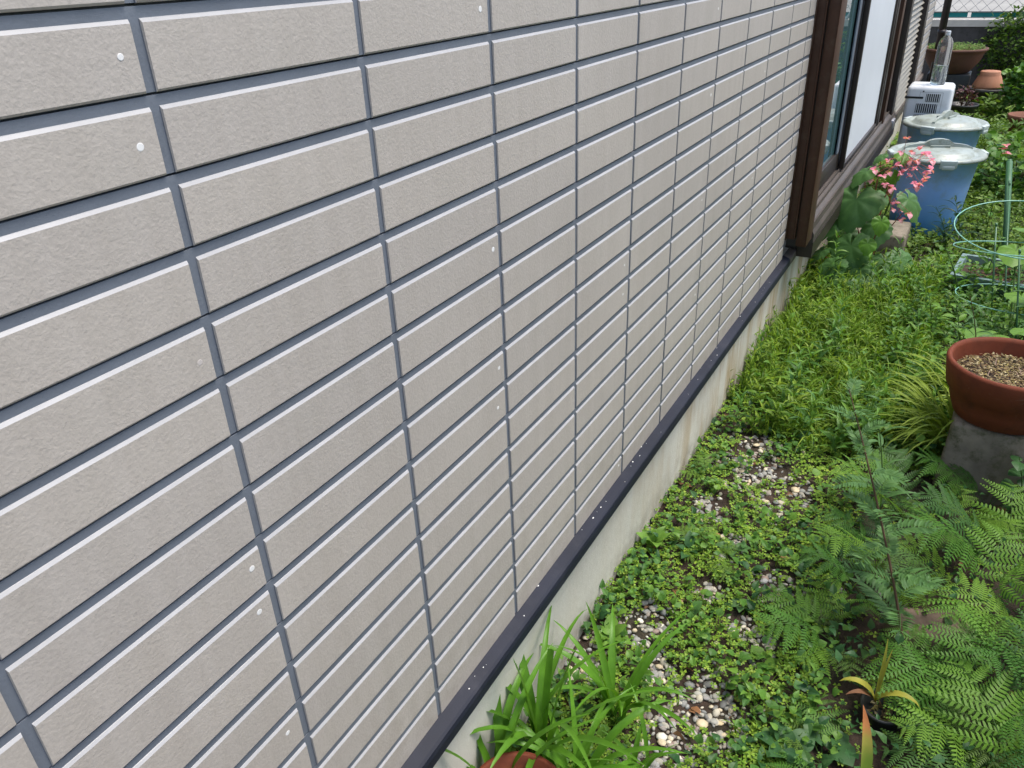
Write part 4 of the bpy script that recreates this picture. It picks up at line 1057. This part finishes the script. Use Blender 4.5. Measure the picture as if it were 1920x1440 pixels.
# horsetail-like grass stem with side leaves by the planter
leafy_stem(at(1790, 590)[:2], .28, (-.35, .1), 16, .06, T_LANCE, L_LILY, 'upright stem with paired narrow leaves left of the teal planter', 'lily_stem', 13, r0=.005)
leafy_stem(at(1735, 165)[:2], .01, (0, 0), 1, .01, T_LANCE, L_LILY, 'x', 'tmp', 1)
for o in [o for o in bpy.data.objects if o.name.startswith('tmp')]:
    for c in list(o.children): bpy.data.objects.remove(c)
    bpy.data.objects.remove(o)

# blue-green sapling with feathery compound leaves
sb = at(1700, 1300)[:2]
sap = thing('feathery_sapling', 'tall thin brown-stemmed sapling with feathery blue-green compound leaves', 'sapling', (sb[0], sb[1], 0))
top = at_y(1592, 730, sb[1]+.30)-np.array([sb[0], sb[1], 0])
Q = lambda u: np.array([top[0]*(u**1.2), top[1]*u, top[2]*u])
g = Geo(); stem(g, [Q(u) for u in np.linspace(0, 1, 10)], .0042, .0012); g.obj('stem', L_BROWNSTEM, sap)
def feather(L, n, w, curl, mat, seed):
    g = Geo(); r2 = np.random.default_rng(seed); C = lambda t: np.array([L*t, 0, curl*L*(t-t*t*1.6)])
    tube(g, [C(t) for t in np.linspace(0, 1, 6)], [.0009]*6, 4)
    pos = []; yaw = []; s_ = []
    for i in range(n):
        t = .12+.88*i/n
        for sg in (-1, 1): pos.append(C(t)); yaw.append(sg*(1.15-.25*t)); s_.append(w*(.6+.5*math.sin(math.pi*min(1, .15+t*.75))))
    pos.append(C(1)); yaw.append(0); s_.append(w*.6)
    n_ = len(pos); scatter(g, ovate(3, .32, .1, .1, .05), np.array(pos), np.array(yaw), r2.normal(.05, .1, n_), r2.normal(0, .2, n_), np.array(s_))
    return g
th = 0
for i in range(19):
    u = .22+.78*(i+.3)/19; th += 2.4; L = .13*(1.05-.55*u)*rng.uniform(.8, 1.15)
    o = feather(L, 13, L*.30, .3, L_BLUEGREEN, i).obj('compound_leaf', L_BLUEGREEN, sap); o.location = Q(u); o.rotation_euler = (0, -.15-rng.uniform(0, .4), th)

# yellowing lily with orange tip
wl = thing('withering_plant', 'yellow-green upright blade with an orange tip at the bottom edge', 'plant', (*at(1612, 1500)[:2], 0.03))
g = Geo(); strap(g, (0, 0, 0), R(140), .20, R(82), .25, .030, 10)
def tip_mat():
    m, nt, b = new_mat('orange_tipped_leaf'); tc = nt.nodes.new('ShaderNodeTexCoord'); sx = nt.nodes.new('ShaderNodeSeparateXYZ'); nt.links.new(tc.outputs['Generated'], sx.inputs[0])
    f = noise(nt, 30, 4); ad = nt.nodes.new('ShaderNodeMath'); ad.operation = 'MULTIPLY_ADD'; nt.links.new(f, ad.inputs[0]); ad.inputs[1].default_value = .25; nt.links.new(sx.outputs[2], ad.inputs[2])
    c = ramp(nt, ad.outputs[0], [(.5, (.14, .22, .03)), (.75, (.32, .30, .06)), (.92, (.48, .20, .07)), (1.1, (.42, .16, .06))]); nt.links.new(c, b.inputs['Base Color']); b.inputs['Roughness'].default_value = .45
    return m
g.obj('leaf', tip_mat(), wl, smooth=True)
g = Geo(); strap(g, (.01, 0, 0), R(-20), .10, R(60), 1.6, .018, 8); g.obj('leaf', L_HAKONE, wl, smooth=True)
yl = thing('withering_plant', 'curling yellow and orange leaves above the low fern at the bottom', 'plant', (*at(1632, 1345)[:2], 0.05))
for k, (az, L, li, dr, w) in enumerate(((190, .085, 62, 2.2, .019), (-5, .09, 60, 2.2, .019), (100, .13, 86, .4, .008), (75, .11, 82, .6, .007), (215, .07, 50, 1.6, .015))):
    g = Geo(); strap(g, (0, 0, 0), R(az), L*1.25, R(min(88, li+8)), dr, w, 9); g.obj('leaf', L_ORANGE if k != 4 else L_DRY, yl, smooth=True)
bk = at(1655, 1420)[:2]
far_pot((at(1650, 1345)[0], at(1650, 1345)[1], -.05), [(.025, 0), (.03, .005), (.040, .075), (.045, .078), (.046, .088), (.040, .088), (.034, .06), (.001, .06)], M_POTDARK, 'small black plastic pot half buried in ferns beside the orange-tipped leaf', fill=(.03, .06, 30, .01, M_BARK))

# log / stone slab and pale shard in the ferns
lp = at(1745, 1180, .05)
g = Geo(); prism_pts = None
V = [(-.10, -.06, 0), (.10, -.05, 0), (.11, .07, 0), (-.09, .06, 0), (-.08, -.045, .085), (.085, -.04, .10), (.09, .05, .09), (-.075, .045, .105)]
g.add(V, BOXF); o = g.obj('rough_stone', simple('brown_stone', (.15, .105, .08), .9, .35, 12, .7, 50)); bevel(o, .012, 3); o.location = (lp[0], lp[1], -.02); o.rotation_euler = (0, 0, .5)
tag(o, 'brown rough stone half hidden under the dense fern', 'stone')
sp_ = at(1670, 1130, .04)
g = Geo(); n = 12
for k in range(n):
    a0_, a1_ = R(190+k*7), R(190+(k+1)*7); r1 = .075; h0 = .05+.035*math.sin(k*.5+1); h1 = .05+.035*math.sin((k+1)*.5+1)
    c0, s0, c1, s1 = math.cos(a0_), math.sin(a0_), math.cos(a1_), math.sin(a1_)
    g.add([(r1*c0, r1*s0, 0), (r1*c1, r1*s1, 0), (r1*c1, r1*s1, h1), (r1*c0, r1*s0, h0), ((r1-.005)*c0, (r1-.005)*s0, 0), ((r1-.005)*c1, (r1-.005)*s1, 0), ((r1-.005)*c1, (r1-.005)*s1, h1), ((r1-.005)*c0, (r1-.005)*s0, h0)],
          [(0, 1, 2, 3), (5, 4, 7, 6), (3, 2, 6, 7)]+([(0, 3, 7, 4)] if k == 0 else [])+([(1, 5, 6, 2)] if k == n-1 else []))
o = g.obj('pot_shard', simple('pale_ceramic', (.42, .42, .36), .4, .2, 15, dirt=(.12, .13, .08), dirtamt=.7)); o.location = (sp_[0]+.03, sp_[1]+.05, .0)
tag(o, 'curved pale shard of a broken pot standing in the ferns by the thin stems', 'pot shard')
# ------------------------------------------------------------------ plant ring, poles, planter
M_WIRE = simple('green_coated_wire', (.20, .45, .36), .35, .1)
M_POLE = simple('green_stake', (.05, .14, .065), .4, .2, 12)
ring = thing('plant_support', 'teal wire plant rings on green stakes over the planter at the right edge', 'plant support', (.80, 3.25, 0))
def hoop(c, r_, tx, ty, name='ring'):
    g = Geo(); pts = []
    for k in range(40):
        a = k*2*math.pi/40; p = np.array([r_*math.cos(a), r_*math.sin(a), 0]); p = rotx(tx)@roty(ty)@p; pts.append(np.array(c)+p)
    tube(g, pts, .0024, 6, closed=True); g.obj(name, M_WIRE, ring, smooth=True)
hoop((.04, -.22, .515), .255, R(9), R(0)); hoop((.05, -.12, .405), .25, R(-11), R(-3)); hoop((.08, -.05, .17), .23, R(-6), 0)
for (b0_, t0_) in (((1884, 640), (1893, 342, .52)), ((1860, 620), (1868, 420, .42)), ((1906, 700), (1912, 470, .46))):
    p = at(*b0_); q = at(*t0_); o_ = np.array([.80, 3.25, 0]); g = Geo(); tube(g, [p-o_+np.array([0, 0, -.03]), q-o_], .0035, 8)
    tube(g, [q-o_-(q-p)*.02, q-o_+(q-p)*.01], .005, 8); g.obj('stake', M_POLE, ring, smooth=True)
g = Geo(); p = at(1884, 500); q = at(1893, 300, .46); tube(g, [p+np.array([0, 0, -.03]), p*.5+q*.5, q-(q-p)*.015], .0145, 14, closed=False); tube(g, [q-(q-p)*.016, q], .011, 12)
o = tag(g.obj('garden_stake', M_POLE, smooth=True), 'thick green stake standing beside the wire plant rings', 'stake')
pl = thing('planter', 'pale teal rectangular planter of dark soil under the wire plant rings', 'planter', (.83, 3.70, -.045), R(-6))
M_TEAL = simple('teal_plastic', (.15, .23, .22), .45, .12, 8, dirt=(.14, .17, .14), dirtamt=.5)
g = Geo()
def frust(x0, y0, z0, x1, y1, z1): return [(-x0, -y0, z0), (x0, -y0, z0), (x0, y0, z0), (-x0, y0, z0), (-x1, -y1, z1), (x1, -y1, z1), (x1, y1, z1), (-x1, y1, z1)]
g.add(frust(.15, .13, 0, .18, .155, .15), [(0, 1, 5, 4), (1, 2, 6, 5), (2, 3, 7, 6), (3, 0, 4, 7), (0, 3, 2, 1)])
g.add([(-.18, -.155, .15), (.18, -.155, .15), (.18, .155, .15), (-.18, .155, .15), (-.195, -.17, .15), (.195, -.17, .15), (.195, .17, .15), (-.195, .17, .15), (-.195, -.17, .165), (.195, -.17, .165), (.195, .17, .165), (-.195, .17, .165), (-.172, -.147, .165), (.172, -.147, .165), (.172, .147, .165), (-.172, .147, .165), (-.165, -.14, .12), (.165, -.14, .12), (.165, .14, .12), (-.165, .14, .12)],
      [(a, (a+1) % 4, (a+1) % 4+4, a+4) for a in range(4)]+[(4+a, 4+(a+1) % 4, 8+(a+1) % 4, 8+a) for a in range(4)]+[(8+a, 8+(a+1) % 4, 12+(a+1) % 4, 12+a) for a in range(4)]+[(12+a, 12+(a+1) % 4, 16+(a+1) % 4, 16+a) for a in range(4)])
g.obj('planter_box', M_TEAL, pl)
g = Geo(); g.add([(-.168, -.143, .13), (.168, -.143, .13), (.168, .143, .13), (-.168, .143, .13)], [(0, 1, 2, 3)], 1); flakes(g, 0, 0, .13, .15, 240, .005, .012); g.obj('planter_soil', [L_DRY, M_SOIL], pl)['kind'] = 'stuff'
# squash-like big leaves
sq = thing('large_leaf_plant', 'plant with very large flat green leaves between the rings and the mulch pot', 'plant', (.88, 2.95, 0))
g = Geo()
for i, (px, py, yy, s_, yaw, pit) in enumerate(((1858, 628, 2.75, .14, -2.2, .15), (1905, 470, 3.2, .11, -1.8, -.3), (1915, 555, 3.0, .10, -1.5, .0), (1930, 620, 2.7, .12, -1.0, .2), (1925, 430, 3.4, .09, -1.5, .2))):
    q = at_y(px, py, yy)-np.array([.88, 2.95, 0]); heart_leaf(sq, q, s_, yaw, pit, 0, L_WEED, 50+i, jag=.03, cup=.1); stem(g, [(0, 0, 0), q*.5+np.array([0, 0, .03]), q], .004, .002)
g.obj('stem', L_STEM, sq)
# yellow-green bean plant in planter
leafy_stem((.76, 3.6), .30, (.1, .1), 14, .07, T_BROAD, L_BEG_NEW, 'yellow-green leafy plant growing in the teal planter', 'leafy_plant', 21, wsc=1.2)
leafy_stem((.88, 3.75), .36, (.1, .1), 14, .08, T_BROAD, L_WEED, 'taller leafy plant at the back of the teal planter', 'leafy_plant', 22, wsc=1.2)
# pink flower at right
pf = at_y(1890, 275, 4.6)
t = leafy_stem((pf[0], pf[1]), pf[2], (0, 0), 12, .10, T_LANCE, L_LILY, 'slender plant topped by a pink flower near the right edge', 'flowering_plant', 31)
for k in range(3):
    gg = Geo()
    for j in range(5): scatter(gg, T_PET, np.zeros((1, 3)), np.array([j*1.26]), np.array([rng.uniform(-.2, .6)]), np.array([.2]), np.array([.026]))
    o = gg.obj('flower', L_PINK, t); o.location = (rng.uniform(-.03, .02), 0, pf[2]-.02*k)

# purple plant in black pot + trailing leaves
L_PURPLE = leafmat('purple_leaf', [(.06, .02, .03), (.10, .04, .05), (.07, .09, .03)], .5, .2)
def bush(center, rad, n, L, T, mat, name, label, seed, cat='shrub', trunk=True, shape=(1, 1, 1), fill=.5, group=None):
    r2 = np.random.default_rng(seed); t = thing(name, label, cat, (center[0], center[1], 0), 0, group)
    d = r2.normal(0, 1, (n, 3)); d /= np.linalg.norm(d, axis=1)[:, None]
    lum = .75+.5*vnoise(d[:, 0]*2+5, d[:, 1]*2+d[:, 2]*3+9, .5, seed)
    rr = rad*(fill+(1-fill)*r2.random(n))*lum; P = d*rr[:, None]*np.array(shape)+np.array([0, 0, center[2]]); P[:, 2] = np.maximum(P[:, 2], .01)
    g = Geo(); scatter(g, T, P, np.arctan2(d[:, 1], d[:, 0])+r2.normal(0, .8, n), r2.normal(.1, .5, n), r2.normal(0, .5, n), L*r2.uniform(.6, 1.2, n))
    g.obj('crown', mat, t)
    if trunk:
        g = Geo()
        for k in range(6):
            e = d[k]*rad*.8*np.array(shape); stem(g, [(0, 0, -.03), (e[0]*.3, e[1]*.3, center[2]*.6), (e[0], e[1], center[2]+abs(e[2])*.5)], .008, .003)
        g.obj('trunk', L_BROWNSTEM, t)
    return t
c_ = at(1802, 200, .24); bush((bp[0], bp[1], .26), .09, 160, .045, T_OV, L_PURPLE, 'potted_plant', 'dark purple-leaved plant in the black pot by the white appliance', 61, cat='plant', trunk=True)
# shrubs on the far right
def sh(px, py, z, rad, n, L, seed, label, T=T_OV, mat=L_BUSH, shape=(1, 1, 1)):
    p = at(px, py, z); bush((p[0], p[1], z), rad, n, L, T, mat, 'shrub', label, seed, shape=shape)
sh(1905, 90, .40, .46, 3600, .06, 71, 'tall rounded shrub at the top right under the chain-link fence', shape=(.8, .8, 1.0))
sh(1930, 165, .28, .22, 1000, .06, 72, 'leafy shrub right of the upturned clay pot', T=T_ROUND, mat=L_WEED)
sh(1850, 212, .07, .16, 600, .05, 73, 'low leafy bush below the upturned clay pot', T=T_ROUND)
sh(1880, 300, .06, .28, 900, .05, 74, 'low weedy bush right of the buckets', T=T_OV)
sh(1812, 135, .12, .12, 350, .045, 75, 'small shrub between the mossy bowl and the upturned pot')
sh(1905, 330, .12, .30, 900, .06, 76, 'bushy green plant behind the thick green stake', T=T_ROUND, mat=L_WEED)
sh(1800, 260, .02, .22, 700, .045, 77, 'weedy clump just behind the farther bucket', T=T_OV)

# ------------------------------------------------------------------ boundary wall and chain-link fence
FY = 10.58
fw = thing('boundary_wall', 'low dark block wall with a pale coping under the chain-link fence', 'wall', (0, FY, 0))
g = Geo(); addbox(g, -3, 6, .0, .12, -.05, .62); g.obj('wall_face', simple('dark_block', (.075, .07, .068), .9, .25, 8, .5, 60, dirt=(.03, .035, .025), dirtamt=.7), fw)
g = Geo()
for k in range(15): addbox(g, -3+k*.6, -3+k*.6+.594, -.012, .135, .621, .69)
g.obj('coping', simple('pale_coping', (.60, .56, .50), .8, .12, 6, .3, 60), fw)
cf = thing('chain_link_fence', 'grey chain-link fence with a teal bottom rail on top of the boundary wall', 'fence', (0, FY+.06, .69))
g = Geo(); addbox(g, -3, 6, -.012, .012, .018, .022); addbox(g, -3, 6, -.014, .014, .075, .083); g.obj('rail', M_BROWN2, cf)
M_TEALB = simple('teal_board', (.0, .17, .17), .5, .15, 4)
me = Geo(); addbox(me, 0, .36, -.008, .008, .024, .073); mb = me.mesh('teal_board', M_TEALB)
for k in range(22):
    o = bpy.data.objects.new('teal_board', mb); col.objects.link(o); o.parent = cf; o.location = (-2.9+k*.395, 0, 0)
g = Geo(); D_ = .115
for k in range(-22, 60):
    for sgn in (-1, 1):
        x0 = -1.5+k*D_; z0 = .085; z1 = 1.4; dx = sgn*(z1-z0)*D_/.085/1.35
        if x0 > 3.6 or x0 < -3: continue
        tube(g, [(x0, 0, z0), (x0+dx, 0, z1)], .0022, 4)
g.obj('wire_mesh', simple('galvanised_wire', (.25, .26, .27), .5, .1, metal=.3), cf)
for k in range(4):
    g = Geo(); tube(g, [(-1.1+k*2.2, 0, 0), (-1.9+k*2.0, 0, 1.5)], .02, 10); g.obj('fence_post', simple('post_grey', (.25, .27, .27), .5) if k == 0 else M_CLIP, cf)

# ------------------------------------------------------------------ hedge added out of view, for the door-glass reflection and shade on the garden
for k, (lab, yy) in enumerate((('unseen hedge shrub beside the camera, nearest of the row on the right side of the garden', -1.1), ('unseen hedge shrub level with the near strap leaves, right side of the garden', .5),
                          ('unseen hedge shrub right of the mulch pot, beyond the frame', 2.1), ('unseen hedge shrub right of the plant rings, beyond the frame', 3.7), ('unseen hedge shrub right of the buckets, farthest of the row', 5.3))):
    bush((2.55+.12*math.sin(k*2), yy, 1.0), 1.0, 3400, .09, T_OV, L_BUSH, 'unseen_hedge_shrub', lab, 80+k, shape=(.62, .95, 1.15), group='unseen hedge along the right side of the garden')
